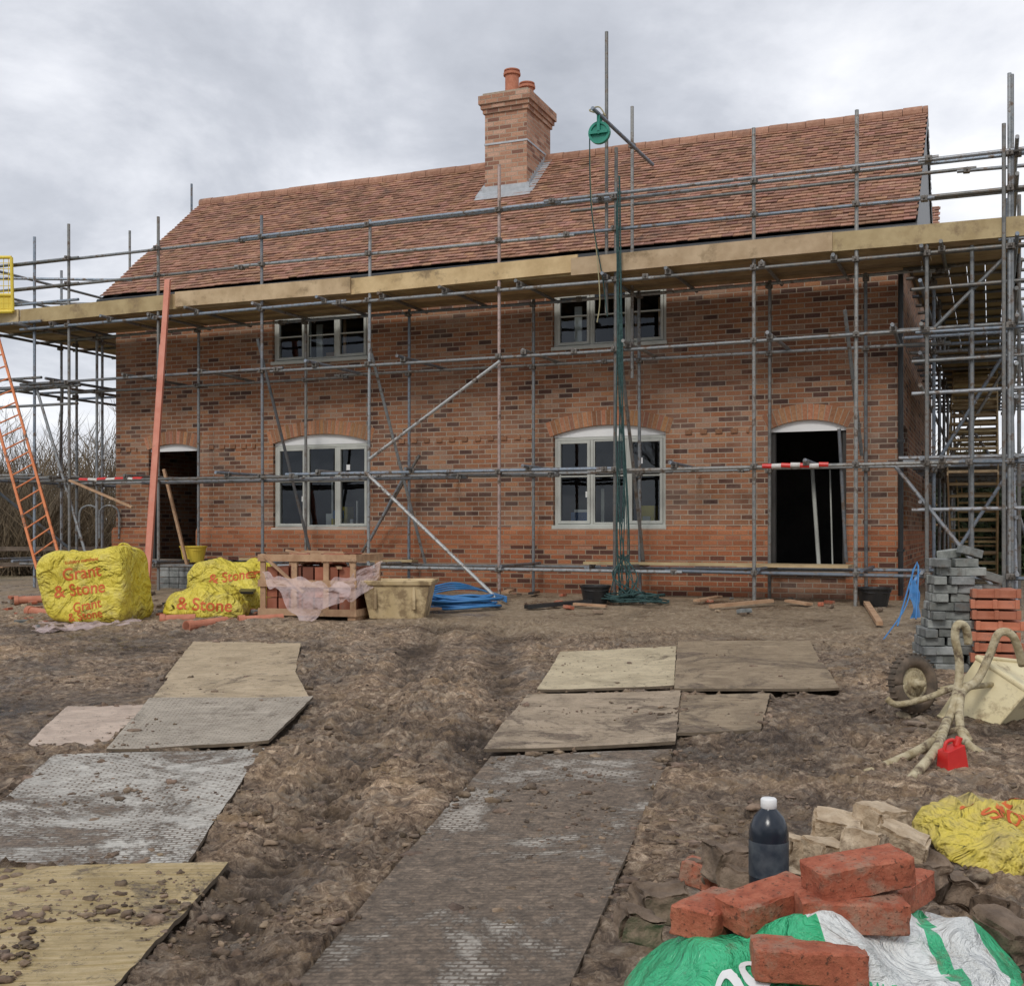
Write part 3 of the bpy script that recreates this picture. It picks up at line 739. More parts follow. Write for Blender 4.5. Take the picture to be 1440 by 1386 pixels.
mb.path([c+Vector((-.14,0,0)),c+Vector((-.13,.05,-.9)),c+Vector((-.1,.2,-1.6)),c+Vector((-.06,.2,-2.2)),c+Vector((-.1,.2,-2.5))],.008,1,6,6)
mb.path([c+Vector((-.05,-.06,.26)),c+Vector((-.12,-.06,.3)),c+Vector((0,-.02,.34)),c+Vector((.1,-.05,.2))],.01,1,6,6)
mb.obj('rope',['rope','rope2'],gw)
rb=MB()
for k in range(9):
    pts=[]; a0=R(0,6); y=245+R(-5,60)
    px=868+R(-2,3); sway=R(-3,4) if k%3 else R(4,22)
    for j in range(15):
        f=j/14; yy=y+(848-y)*f; t=TO-.1+R(-.02,.02)-.1*math.sin(f*3)
        X=px+sway*math.sin(f*3.1)*.5+math.sin(a0+f*7+k)*(1.5+7*f*f)+8*f*f
        pts.append(fp(X,yy,t))
    rb.path(pts,R(.006,.010),0,6,4)
for k in range(14):
    pts=[]; cx=R(862,915); rr=R(10,30)
    for j in range(14):
        a=j*.75+k; q=Vector(fp(cx+rr*1.3*math.cos(a),850,TO-.35+.3*math.sin(a))); q.z=-.965+.010*(j%4)+.008*k*(1 if rr<22 else .3)+R(0,.02); pts.append(q)
    rb.path(pts,.010,0,6,3)
for k in range(8):
    px=880; pts=[fp(px+R(-12,12),780,TO-.12),fp(px+R(-20,20),812,TO-.2),fp(px+R(-25,55),846,TO-.3)]; rb.path(pts,.009,0,6,5)
ro=rb.obj('hanging_ropes',['rope'],None); ro.matrix_world=HM

# ---------------------------------------------------------------- site objects
def woven(name,c1,c2,dirt):
    m,nt,b=new_mat(name); tc=nt.nodes.new('ShaderNodeTexCoord'); o=tc.outputs['Object']
    n=nz(nt,o,3,6); col=mix(nt,ramp(nt,[(.35,0.),(.65,1.)],n.outputs['Fac']).outputs[0],c1,c2)
    d=nz(nt,o,3,9,.75); col=mix(nt,ramp(nt,[(1-dirt-.08,0.),(1-dirt+.1,.85)],d.outputs['Fac']).outputs[0],col,(.32,.24,.10))
    L(nt,col,b.inputs['Base Color']); b.inputs['Roughness'].default_value=.5
    n2=nz(nt,o,3.2,3,.5,2.6); n3=nz(nt,o,10,3,.5,1.8)
    p=bump(nt,n2.outputs['Fac'],b,1.0,.12); p=bump(nt,n3.outputs['Fac'],b,.7,.03,p)
    return m
M['yellow']=woven('yellow_woven_sack',(.66,.53,.05),(.78,.66,.10),.40)
M['yellowd']=woven('yellow_muddy_sack',(.62,.49,.06),(.74,.60,.14),.48)
M['redprint']=simple('red_print',(.58,.10,.02),(.64,.14,.03),8,.6,bs=0,dirt=.36,dirtc=(.65,.40,.07),dscale=18)
M['greenbag']=simple('green_plastic_bag',(.03,.40,.17),(.06,.52,.25),5,.3,bs=1,bscale=7,bd=.06,dirt=.38,dirtc=(.16,.17,.1),dscale=9,bdist=2.0)
M['whitebag']=simple('white_plastic_bag',(.68,.70,.68),(.80,.82,.80),5,.3,bs=1,bscale=7,bd=.06,dirt=.38,dirtc=(.45,.40,.33),dscale=9,bdist=2.0)
def rbm():
    m,nt,b=new_mat('red_brick'); tc=nt.nodes.new('ShaderNodeTexCoord'); o=tc.outputs['Object']
    oi=nt.nodes.new('ShaderNodeObjectInfo'); va=nt.nodes.new('ShaderNodeVectorMath'); va.operation='ADD'; L(nt,o,va.inputs[0]); L(nt,oi.outputs['Location'],va.inputs[1]); o=va.outputs[0]
    n=nz(nt,o,18,7,.75); n2=nz(nt,o,90,5,.7); n3=nz(nt,o,7,8,.75)
    col=ramp(nt,[(.3,(.26,.075,.045)),(.5,(.42,.125,.07)),(.7,(.54,.20,.12))],n.outputs['Fac']).outputs[0]
    col=mix(nt,ramp(nt,[(.49,0.),(.60,.8)],n3.outputs['Fac']).outputs[0],col,(.36,.24,.17))
    col=mix(nt,ramp(nt,[(.57,0.),(.64,.85)],n2.outputs['Fac']).outputs[0],col,(.09,.045,.03))
    L(nt,col,b.inputs['Base Color']); b.inputs['Roughness'].default_value=.9; b.inputs['Specular IOR Level'].default_value=.3
    p=bump(nt,n.outputs['Fac'],b,.9,.010); bump(nt,n2.outputs['Fac'],b,.9,.005,p); return m
M['redbrick']=rbm()
M['stone']=simple('pale_stone',(.38,.28,.18),(.64,.52,.37),14,.9,bs=.9,bscale=35,bd=.015,dirt=.43,dirtc=(.22,.155,.10),dscale=10)
M['mstone']=simple('muddy_flint',(.20,.15,.11),(.40,.33,.24),12,.9,bs=.9,bscale=35,bd=.015,attr=True,dirt=.5,dirtc=(.12,.085,.06))
M['salmon']=simple('salmon_paint',(.58,.20,.13),(.66,.27,.19),5,.6,bs=.1,dirt=.35,dirtc=(.35,.2,.14))
M['orange']=simple('orange_paint',(.60,.17,.05),(.66,.22,.08),5,.6,bs=.1,dirt=.4)
M['ypaint']=simple('yellow_paint',(.70,.52,.05),(.78,.6,.07),5,.5,bs=.1)
M['tub']=simple('beige_plastic',(.50,.38,.20),(.62,.49,.29),3,.6,bs=.2,dirt=.46,dirtc=(.28,.20,.11),dscale=5)
M['blue']=simple('blue_pipe',(.03,.15,.38),(.05,.21,.46),5,.45,bs=.05,dirt=.35,dirtc=(.12,.13,.15))
M['block']=simple('grey_block',(.15,.16,.155),(.30,.31,.30),10,.9,bs=.8,bscale=60,attr=True,dirt=.38,dirtc=(.14,.12,.1))
M['clay']=simple('clay_tile',(.44,.14,.07),(.55,.21,.125),6,.75,bs=.3,attr=True,dirt=.36,dirtc=(.25,.13,.09))
M['splat']=simple('cement_splattered_steel',(.34,.27,.15),(.56,.49,.33),14,.8,bs=.9,bscale=35,bd=.015,dirt=.43,dirtc=(.13,.09,.055),dscale=10)
M['cream']=simple('cream_tray',(.60,.50,.28),(.74,.65,.41),3,.65,bs=.4,dirt=.38,dirtc=(.30,.22,.12),dscale=5)
M['rubber']=simple('rubber',(.055,.045,.035),(.19,.14,.10),9,.9,bs=.6)
M['dbottle']=simple('dark_bottle',(.012,.018,.028),(.02,.028,.042),5,.22,bs=.05,dirt=.33,dirtc=(.10,.095,.09))
def plast():
    m,nt,b=new_mat('polythene'); b.inputs['Base Color'].default_value=(.90,.72,.70,1); b.inputs['Roughness'].default_value=.22; b.inputs['Alpha'].default_value=.42
    tc=nt.nodes.new('ShaderNodeTexCoord'); n=nz(nt,tc.outputs['Object'],7,6,.6,1.5); bump(nt,n.outputs['Fac'],b,1,.06); return m
M['poly']=plast()
def lump(name,center,size,yaw,mats,pw=3.5,amp=.05,freq=4,n=34,top=None,matfn=None,tilt=0,taper=.08,shape=None):
    bm=bmesh.new(); bmesh.ops.create_cube(bm,size=2); bmesh.ops.subdivide_edges(bm,edges=bm.edges[:],cuts=n,use_grid_fill=True)
    sd=R(0,99)
    for v in bm.verts:
        p=v.co.copy(); k=(abs(p.x)**pw+abs(p.y)**pw+abs(p.z)**pw)**(1/pw); p/=k
        q=Vector((p.x*size[0]/2,p.y*size[1]/2,p.z*size[2]/2))
        nd=p.normalized(); o1=Vector((sd,0,0))
        r=NN(q*freq+o1)*amp*1.1
        r+=(.28-abs(NN(q*freq*1.9+o1*2)))*amp*.8+(.25-abs(NN(q*freq*4.1+o1*3)))*amp*.25
        q+=nd*r
        q.x*=1-taper*p.z; q.y*=1-taper*p.z
        if top: q.z+=top(p)
        if shape: q=shape(q,p)
        q.z+=size[2]/2
        v.co=q
    me=bpy.data.meshes.new(name); bm.to_mesh(me)
    o=link(name,me,mats); bm.free()
    me.polygons.foreach_set('use_smooth',[True]*len(me.polygons))
    if matfn:
        for p in me.polygons: p.material_index=matfn(p.center)
    o.matrix_world=Matrix.Translation(center)@Matrix.Rotation(yaw,4,'Z')@Matrix.Rotation(tilt,4,'X')
    return o
def text_on(o,txt,size,lx,lz,mat,rot=0,top=False,ly=0,bold=.012):
    cu=bpy.data.curves.new('txt','FONT'); cu.body=txt; cu.size=size; cu.align_x='CENTER'; cu.align_y='CENTER'; cu.offset=size*bold
    to=bpy.data.objects.new('txt',cu); scene.collection.objects.link(to); bpy.context.view_layer.update()
    dg=bpy.context.evaluated_depsgraph_get(); me0=bpy.data.meshes.new_from_object(to.evaluated_get(dg))
    bpy.data.objects.remove(to)
    bm=bmesh.new(); bm.from_mesh(me0); bmesh.ops.triangulate(bm,faces=bm.faces[:])
    for _ in range(3):
        es=[e for e in bm.edges if e.calc_length()>size*.1]
        if es: bmesh.ops.subdivide_edges(bm,edges=es,cuts=1)
    bmesh.ops.triangulate(bm,faces=bm.faces[:])
    bs=bmesh.new(); bs.from_mesh(o.data); bv=BVHTree.FromBMesh(bs)
    for v in bm.verts:
        x=v.co.x*math.cos(rot)-v.co.y*math.sin(rot); y=v.co.x*math.sin(rot)+v.co.y*math.cos(rot)
        if top: h=bv.ray_cast(Vector((lx+x,ly+y,5)),Vector((0,0,-1)))
        else: h=bv.ray_cast(Vector((lx+x,-5,lz+y)),Vector((0,1,0)))
        if h[0] is not None: v.co=h[0]+h[1]*.005
        else: v.co=Vector((0,0,.1))
    me=bpy.data.meshes.new('print'); bm.to_mesh(me); bm.free(); bs.free()
    t=link('print',me,[mat]); t.parent=o
def at(px,py,dz=0): g=G(px,py); return Vector((g.x,g.y,g.z+dz))
def sh1(q,p):
    q.z+=(.07*NN(Vector((q.x*3,q.y*2,4)))+.07*p.x)*max(0,p.z); q.x+=.07*p.z*(-1 if p.x<0 else .1)
    q.x+=.04*(1-p.z*p.z)*(1 if p.x>0 else -1); q.z-=.07*max(0,p.z)*(abs(p.x)**3); return q
b1=lump('bulk_bag',at(136,874),(1.02,.9,.90),-.12,['yellow'],10,.065,1.7,taper=.03,shape=sh1)
for t,x,z,r,sz in (('Grant',.02,.62,.14,.21),('& Stone',.0,.42,.12,.21),('builders merchant',.02,.77,.12,.06),('Grant',.10,.23,.2,.16),('& Stone',.08,.11,.15,.14)): text_on(b1,t,sz,x,z,'redprint',r)
def sh2(q,p):
    q.z-=.12*abs(p.x)**2*(p.z>0); q.z+=.08*NN(Vector((q.x*4,q.y*3,2)))*(p.z>0); return q
b2=lump('bulk_bag',at(290,868),(.98,.8,.38),.15,['yellow'],6,.08,2.2,shape=sh2,taper=.10)
text_on(b2,'& Stone',.21,.02,.18,'redprint',-.06)
b3=lump('bulk_bag',at(328,852),(1.1,.9,.64),-.2,['yellow'],6,.10,2.1,shape=sh2,taper=.14)
text_on(b3,'& Stone',.19,.15,.42,'redprint',.15)
def sh3(q,p):
    q.z+=.06*NN(Vector((q.x*5,q.y*5,2)))*(p.z>0); q.z-=.05*(p.y<0)*abs(p.y)*(p.z>0); return q
b4=lump('sand_bag',at(1412,1192),(.66,.62,.17),.25,['yellowd'],3.4,.08,4,shape=sh3,taper=.2)
text_on(b4,'Grant',.14,.02,0,'redprint',.05,top=True,ly=.10); text_on(b4,'Stone',.13,.0,0,'redprint',.1,top=True,ly=-.07)
mb=MB()
for px,py in ((95,780),(165,770)):
    p=Wp(px,py,G(136,872).y-.35); mb.path([p,p+Vector((.05,0,.05)),p+Vector((.14,0,.03)),p+Vector((.18,.05,-.06))],.012,0,6,5)
o=mb.obj('bag_straps',['yellow']); o.parent=b1; o.matrix_parent_inverse=b1.matrix_world.inverted()
def mtxat(p,yaw): return Matrix.Translation(p)@Matrix.Rotation(yaw,4,'Z')
g=at(452,868); m=mtxat(g,-.25); mb=MB(); w,dp,hh=1.25,.85,.80
for x in (-w/2,-w/6,w/6,w/2-.07):
    for y in (-dp/2,dp/2-.025): mb.box(x,x+.07,y,y+.025,.1,hh,0,m)
for z in (.05,.40,.71):
    for y in (-dp/2-.024,dp/2+.001): mb.box(-w/2-.02,w/2+.02,y,y+.022,z,z+.085,0,m)
    for x in (-w/2-.024,w/2+.001): mb.box(x,x+.022,-dp/2,dp/2,z,z+.085,0,m)
for x in (-w/2,-.05,w/2-.1): mb.box(x,x+.1,-dp/2,dp/2,-.05,.05,0,m)
for k in range(5): y=-dp/2+k*.19; mb.box(-w/2,w/2,y,y+.1,.051,.07,0,m)
for k in range(12):
    a=R(-.5,.5); mb.box(-.25,.25,-.03,.03,0,.025,0,m@Matrix.Translation((R(-.35,.35),R(-.3,.3),.62+R(0,.2)))@Matrix.Rotation(a*3,4,'Z')@Matrix.Rotation(R(-.3,.3),4,'Y'))
mb.box(-.35,.35,-.035,.035,0,.02,0,m@Matrix.Translation((-.3,-dp/2-.04,.55))@Matrix.Rotation(.7,4,'Y'))
crate=mb.obj('timber_crate',['wood'],recenter=True)
mb=MB()
for k in range(7):
    for l in range(3):
        for j in range(3):
            t=R(.3,.85); mb.cur=(t,t*.95,t*.95); x=-.56+k*.16; mb.box(x,x+.13+R(0,.02),-.38+j*.25,-.15+j*.25,.08+l*.19,.26+l*.19,0,m)
for k in range(30): t=R(.3,.8); mb.cur=(t,t,t); mb.box(-.12,.12,-.07,.07,0,.02,0,m@Matrix.Translation((R(-.45,.45),R(-.3,.3),.66+R(0,.12)))@Matrix.Rotation(R(0,3),4,'Z')@Matrix.Rotation(R(-.4,.4),4,'X'))
o=mb.obj('clay_tiles',['clay'],parent=crate); o.matrix_parent_inverse=Matrix.Translation(-crate.location)
def sheet(name,corners,mat,n=30,amp=.05,freq=5):
    vs=[];fs=[]; q=[Vector(c) for c in corners]; cen=sum(q,Vector())/4
    for j in range(n+1):
        for i in range(n+1):
            a,b=i/n,j/n; p=(q[0]*(1-a)+q[1]*a)*(1-b)+(q[3]*(1-a)+q[2]*a)*b
            p=p+Vector((NN(p*freq)*amp,(NN(p*freq+Vector((7,1,3)))+.5*abs(NN(p*freq*2.5)))*amp,NN(p*freq*1.3+Vector((1,9,3)))*amp))
            vs.append(tuple(p-cen))
    for j in range(n):
        for i in range(n): k=j*(n+1)+i; fs.append((k,k+1,k+n+2,k+n+1))
    me=bpy.data.meshes.new(name); me.from_pydata(vs,[],fs); me.polygons.foreach_set('use_smooth',[True]*len(fs)); o=link(name,me,[mat]); o.location=cen; return o
yc=g.y-.62
sheet('polythene_sheet',[Wp(366,806,yc),Wp(492,824,yc-.15),Wp(480,848,yc-.2),Wp(424,878,yc-.25)],'poly',amp=.08)
sheet('polythene_sheet',[Wp(470,818,yc-.1),Wp(536,788,yc+.25),Wp(532,822,yc+.2),Wp(485,850,yc-.1)],'poly',amp=.09)
sheet('polythene_sheet',[at(60,878,.04),at(190,874,.06),at(205,886,.02),at(40,890,.02)],'poly',amp=.09,freq=6)
g=at(562,868); m=mtxat(g,-.05); mb=MB(); h=.47
def ring(a0,b0,a1,b1,z0,z1,t):
    for (x0,y0,x1,y1,X0,Y0,X1,Y1) in ((-a0,-b0,a0,-b0,-a1,-b1,a1,-b1),(a0,-b0,a0,b0,a1,-b1,a1,b1),(a0,b0,-a0,b0,a1,b1,-a1,b1),(-a0,b0,-a0,-b0,-a1,b1,-a1,-b1)):
        k=(a0-t)/a0; k1=(a1-t)/a1
        P=[(x0,y0,z0),(x1,y1,z0),(x1*k,y1*k,z0),(x0*k,y0*k,z0),(X0,Y0,z1),(X1,Y1,z1),(X1*k1,Y1*k1,z1),(X0*k1,Y0*k1,z1)]
        mb.hexa([tuple(m@Vector(p)) for p in P],0)
ring(.33,.26,.41,.33,0,h-.06,.03); ring(.435,.355,.45,.37,h-.06,h,.06); mb.box(-.32,.32,-.25,.25,.0,.03,0,m)
for x in (-.25,.22): mb.box(x-.02,x+.02,-.33,-.30,.12,h-.06,0,m)
mb.box(-.4,.4,-.32,.32,h-.12,h-.10,0,m)
mb.obj('mortar_tub',['tub'],recenter=True,bevel=.012)
def coil(name,p,r,n,tr,mat):
    mb=MB()
    for k in range(n):
        rr=r*R(.7,1.1); pts=[]; ox,oy=R(-.07,.07),R(-.05,.05); ph=R(0,6)
        for j in range(25):
            a=j/24*6.2832; pts.append(p+Vector((ox+rr*math.cos(a),oy+rr*math.sin(a)*.7,tr+k*tr*.9+.02*math.sin(a*2+ph)+.02)))
        mb.path(pts,tr,0,8,1)
    return mb.obj(name,[mat],recenter=True,smooth=True)
coil('blue_pipe_coil',at(650,856),.46,9,.017,'blue')
coil('black_pipe_coil',at(350,832,.35),.22,6,.018,'black')
mb=MB()
for k in range(4): mb.path([at(600,842,.06+.03*k),at(640,840,.12+.03*k),at(680,840,.1),at(712,850,.04+.02*k)],.014,0,8,6)
mb.obj('blue_pipe',['blue'],smooth=True,recenter=True)
def bucket(name,p,r,h,mat,handle=True):
    mb=MB(); N=28
    def ringv(r,z): return [p+Vector((r*math.cos(2*math.pi*k/N),r*math.sin(2*math.pi*k/N),z)) for k in range(N)]
    prof=[(0,0),(r*.76,0),(r*.97,h*.92),(r*1.05,h*.92),(r*1.05,h),(r*.95,h),(r*.72,.03),(0,.03)]
    rings=[ringv(max(a,.001),z) for a,z in prof]
    for A,B in zip(rings,rings[1:]):
        for k in range(N): mb.quad(A[k],A[(k+1)%N],B[(k+1)%N],B[k])
    if handle: mb.path([p+Vector((-r,0,h*.9)),p+Vector((-r*.6,-r*.8,h*.75)),p+Vector((r*.6,-r*.8,h*.75)),p+Vector((r,0,h*.9))],.006,0,6,6)
    return mb.obj(name,[mat],recenter=True)
pb=Vector(W(SX(272,-.75),-.75,HZ(272,790,-.75))); bucket('yellow_bucket',pb,.22,.27,'ypaint')
mb=MB(); q=W(SX(272,-.75),-.75,0); mh=Matrix.Translation((q.x,q.y,EYE))@Matrix.Rotation(-TH,4,'Z')
for k in range(4):
    for j in range(5):
        for i in range(2): t=R(.6,1.2); mb.cur=(t,t,t); mb.box(-.5+j*.2,-.31+j*.2,-.25+i*.25,-.02+i*.25,-1.0+k*.108,-.9+k*.108,0,mh)
mb.obj('block_stack',['block'],recenter=True,bevel=.006)
bucket('black_bucket',at(837,850),.20,.26,'black'); bucket('black_bucket',at(1229,852),.22,.24,'black'); bucket('black_bucket',at(355,800,.3),.16,.2,'black')
mb=MB()
a=W(SX(204,TO-.9),TO-.9,HZ(204,865,TO-.9)); b=W(SX(236,TO-.1),TO-.1,HZ(236,394,TO-.1))
d=(b-a); m=Matrix.Translation(a)@d.to_track_quat('Z','Y').to_matrix().to_4x4(); mb.box(-.042,.042,-.03,.03,0,d.length,0,m)
mb.box(.048,.06,-.02,.02,0,d.length*.8,0,m)
mb.obj('leaning_timber',['salmon'],recenter=True)
mb=MB(); yb=18.2
A0=Wp(82,778,yb);A1=Wp(-14,432,yb+1.2);B0=Wp(52,800,yb-.1);B1=Wp(-46,440,yb+1.1)
for a,b in ((A0,A1),(B0,B1)): mb.path([a,b],.026,0,4)
for k in range(1,20): mb.tube(A0.lerp(A1,k/20),B0.lerp(B1,k/20),.013)
mb.obj('orange_ladder',['orange'],recenter=True)
mb=MB(); yg=20.0
P=lambda px,py: Wp(px,py,yg)
for a,b in (((-50,362),(16,362)),((16,362),(18,438)),((-50,440),(18,438)),((-50,362),(-50,440)),((-50,415),(18,415))): mb.path([P(*a),P(*b)],.03,0,8)
mb.box(-.8,0,0,.02,0,.28,0,Matrix.Translation(P(18,438)))
for k in range(9): x=-44+k*7; mb.tube(P(x,362),P(x,438),.006)
for k in range(9): y=370+k*8; mb.tube(P(-50,y),P(17,y),.006)
mb.obj('loading_bay_gate',['ypaint'],recenter=True)
mb=MB()
def plank(a,b,w,t,mi=0):
    d=b-a; m=Matrix.Translation(a)@d.to_track_quat('X','Z').to_matrix().to_4x4(); mb.box(0,d.length,-w/2,w/2,0,t,mi,m)
plank(W(SX(262,-.2-.9),-1.1,-.6),W(SX(229,TO+.4),TO+.4,1.0),.06,.04)
plank(W(SX(140,-1.2),-1.9,.8),W(SX(186,-1.9),-1.9,.35),.06,.03)
plank(at(1190,826,.25),at(1237,882,.02),.07,.045)
plank(at(345,862,.25),at(395,820,.5),.2,.03,1)
plank(at(0,812,.2),at(110,800,.3),.1,.04); plank(at(740,858,.02),at(830,852,.04),.12,.05,1)
plank(at(1000,858,.03),at(1085,852,.05),.1,.04)
for k in range(14):
    px=R(20,1200); py=R(836,864); a=at(px,py,.03); b=at(px+R(-60,60),py+R(-6,6),.05); plank(a,b,R(.04,.12),.03,random.choice([0,0,1]))
mb.obj('loose_timbers',['wood','black'],recenter=True)
mb=MB()
for a,b in (((262,888),(318,880)),((335,880),(398,876)),((225,878),(275,876)),((40,865),(78,870)),((20,850),(60,848))):
    mb.tube(at(*a,.06),at(*b,.06),.055,0,14); mb.tube(at(*a,.06),at(*a,.06).lerp(at(*b,.06),.15),.068,0,14)
mb.obj('clay_drain_pipes',['pot'],recenter=True)
mb=MB()
for k in range(230):
    px=R(0,1290); py=R(836,885); 
    if random.random()<.5: px=R(0,420)
    elif py>866: continue
    g=at(px,py,.01); mb.cur=(R(.6,1),)*3; mb.box(-.1,.1,-.05,.05,0,.06,random.choice([0,0,1,2,2,3]),Matrix.Translation(g)@Matrix.Rotation(R(0,6),4,'Z')@Matrix.Rotation(R(-.3,.3),4,'X')@Matrix.Scale(R(.3,.9),4))
mb.obj('brick_debris',['redbrick','block','clod1','stone'],recenter=True,bevel=.005)
sheet('blue_tarp',[Wp(1281,828,12.6),Wp(1293,800,12.7),Wp(1293,866,12.5),Wp(1281,868,12.4)],'blue',amp=.05)
mb=MB(); mb.path([Wp(1262,880,12.4),Wp(1290,790,12.8),Wp(1288,870,12.3)],.009,0,6,5); mb.path([at(1240,905,.02),Wp(1275,850,12),Wp(1284,800,12.6)],.007,0,6,5)
mb.obj('blue_rope',['blue'],recenter=True)
def blocks(name,mat,items,mtx,size,bev=.006):
    mb=MB()
    for (x,y,z,yw,rx) in items:
        t=R(.6,1.3); mb.cur=(t,t,t*R(.95,1.02))
        mb.box(-size[0]/2,size[0]/2,-size[1]/2,size[1]/2,0,size[2],0,mtx@Matrix.Translation((x,y,z))@Matrix.Rotation(yw,4,'Z')@Matrix.Rotation(rx,4,'Y'))
    return mb.obj(name,[mat],recenter=True,bevel=bev)
g=at(1331,942); its=[]
for l in range(13):
    nn=3 if l<5 else 2
    for k in range(nn):
        off=(.07 if l%2 else 0)
        x=-.24+k*.195+off+R(-.03,.03)+(.0 if l<5 else .04)+(l*.012)
        for yy in (-.12,0.,.12): its.append((x*.9,yy+R(-.03,.03),l*.073,R(-.15,.15)+(1.57 if (l*2+k)%4==0 else 0),R(-.03,.03)))
its.append((.17,-.05,13*.073+.02,.3,.25)); its.append((0.02,0,13*.073,.7,-.1)); its.append((.33,-.05,.76,.2,.3)); its.append((.33,0,.66,.1,0)); its.append((-.3,-.2,.0,.5,0)); its.append((-.32,-.3,.08,1.2,.2))
blocks('concrete_block_stack','block',its,mtxat(g,-.15),(.19,.1,.068))
g=at(1400,945); mb=MB()
for k in range(8):
    t=R(.75,1.15); mb.cur=(t,t,t); m=mtxat(g+Vector((R(-.02,.02)-.02*(k>5),0,k*.088)),-.25+R(-.05,.05))
    mb.box(-.2,.17,-.195,.2,.015,.080,0,m)
    for x in (-.2,-.03,.14): mb.box(x,x+.035,-.212,-.196,.012,.088,0,m)
    mb.box(-.165,.14,-.203,-.196,.012,.035,0,m)
mb.obj('clay_tile_stack',['clay'],recenter=True,bevel=.006)
# wheelbarrow
wbm=empty('wheelbarrow',loc=at(1340,1010)); mb=MB()
Yw=7.9; c=Wp(1284,961,Yw); ax=Vector((.42,-.88,.12)).normalized(); ex=ax.cross(Vector((0,0,1))).normalized(); ez=ex.cross(ax)
N=36
for rr,tr,mi in ((.155,.048,0),(.10,.016,1)):
    pts=[c+ex*(rr*math.cos(2*math.pi*k/N))+ez*(rr*math.sin(2*math.pi*k/N)) for k in range(N+1)]; mb.path(pts,tr,mi,12)
for k in range(30):
    a=2*math.pi*k/30; q=c+ex*(.2*math.cos(a))+ez*(.2*math.sin(a)); mb.tube(q-ax*.035,q+ax*.035,.008,0,4)
mb.tube(c-ax*.012,c+ax*.012,.10,1,24); mb.tube(c-ax*.1,c+ax*.1,.022,1,12); mb.tube(c-ax*.05,c+ax*.05,.035,1,12)
def B(px,py,dy=0): return Wp(px,py,Yw+dy)
def Fd(px,py): return G(px,py).y-Yw
f1=Fd(1217,1090); f2=Fd(1268,1112); f3=Fd(1386,1066)
mb.path([B(1247,982,-.15),B(1262,990,-.15),B(1300,982,-.12),B(1345,966,-.1),B(1405,955,.1)],.021,1,10,6)
mb.path([B(1270,985,.2),B(1300,975,.25),B(1360,962,.3),B(1420,950,.4)],.021,1,10,6)
mb.path([B(1362,905,-.3),B(1358,882,-.32),B(1347,878,-.35),B(1343,895,-.35),B(1349,930,-.35),B(1347,965,-.4),B(1332,1015,-.7),B(1300,1050,f1*.72),B(1217,1088,f1+.02)],.027,1,10,6)
mb.path([B(1438,935,-.2),B(1425,895,-.25),B(1405,890,-.25),B(1392,920,-.25),B(1375,955,-.3),B(1352,975,-.45),B(1350,1020,-.75),B(1360,1045,f3*.85),B(1386,1064,f3+.02)],.027,1,10,6)
mb.path([B(1332,1012,-.7),B(1318,1050,f2*.7),B(1290,1085,f2*.9),B(1268,1110,f2+.02)],.027,1,10,6)
mb.path([B(1325,1033,-.8),B(1352,1025,-.8),B(1365,1042,f3*.8)],.018,1,10,5)
mb.path([B(1345,968,-.4),B(1395,962,-.1)],.018,1,10)
mb.obj('frame_and_wheel',['rubber','splat'],parent=wbm,smooth=True).matrix_parent_inverse=Matrix.Translation(-wbm.location)
mb=MB()
tA=B(1374,924,.0); tB=B(1470,934,.55); tC=B(1530,985,.3); tD=B(1445,972,-.25)
bA=B(1318,1006,.05); bB=B(1440,990,.7); bC=B(1500,1030,.45); bD=B(1392,1033,-.2)
mb.hexa([tuple(p) for p in (bA,bB,bC,bD,tA,tB,tC,tD)],0)
mb.path([tA,tB,tC,tD,tA],.018,0,8)
mb.path([bA,bD,tD],.010,0,8)
mb.obj('tray',['cream'],parent=wbm,bevel=.04).matrix_parent_inverse=Matrix.Translation(-wbm.location)
g=at(1340,1086); mb=MB()
m=mtxat(g,.3)@Matrix.Scale(.72,4); mb.hexa([tuple(m@Vector(p)) for p in ((-.10,-.07,0),(.10,-.07,0),(.10,.07,0),(-.10,.07,0),(-.09,-.065,.17),(.06,-.065,.22),(.06,.065,.22),(-.09,.065,.17))],0)
mb.tube(m@Vector((.03,0,.2)),m@Vector((.06,0,.27)),.02,0,14); mb.path([m@Vector((-.08,0,.17)),m@Vector((-.06,0,.235)),m@Vector((0,0,.25)),m@Vector((.02,0,.22))],.011,0,8,5)
mb.obj('red_fuel_can',['red'],recenter=True,bevel=.012)
its=[]
for k in range(190):
    px,py=R(1180,1440),R(960,1180)
    g=at(px,py); its.append((g.x,g.y,gh(g.x,g.y)-.003,R(.006,.02)))
for k in range(12):
    x,y=R(1.7,2.5),R(4.0,4.9); its.append((x,y,gh(x,y),R(.02,.045)))
for k in range(10):
    g=at(R(1250,1320),R(1010,1035)); its.append((g.x,g.y,gh(g.x,g.y),R(.03,.06)))
for k in range(60):
    x,y=R(.3,2.2),R(2.6,3.6); its.append((x,y,gh(x,y),R(.008,.035)))
clods('stone_rubble',its,'mstone',(.6,1.2))
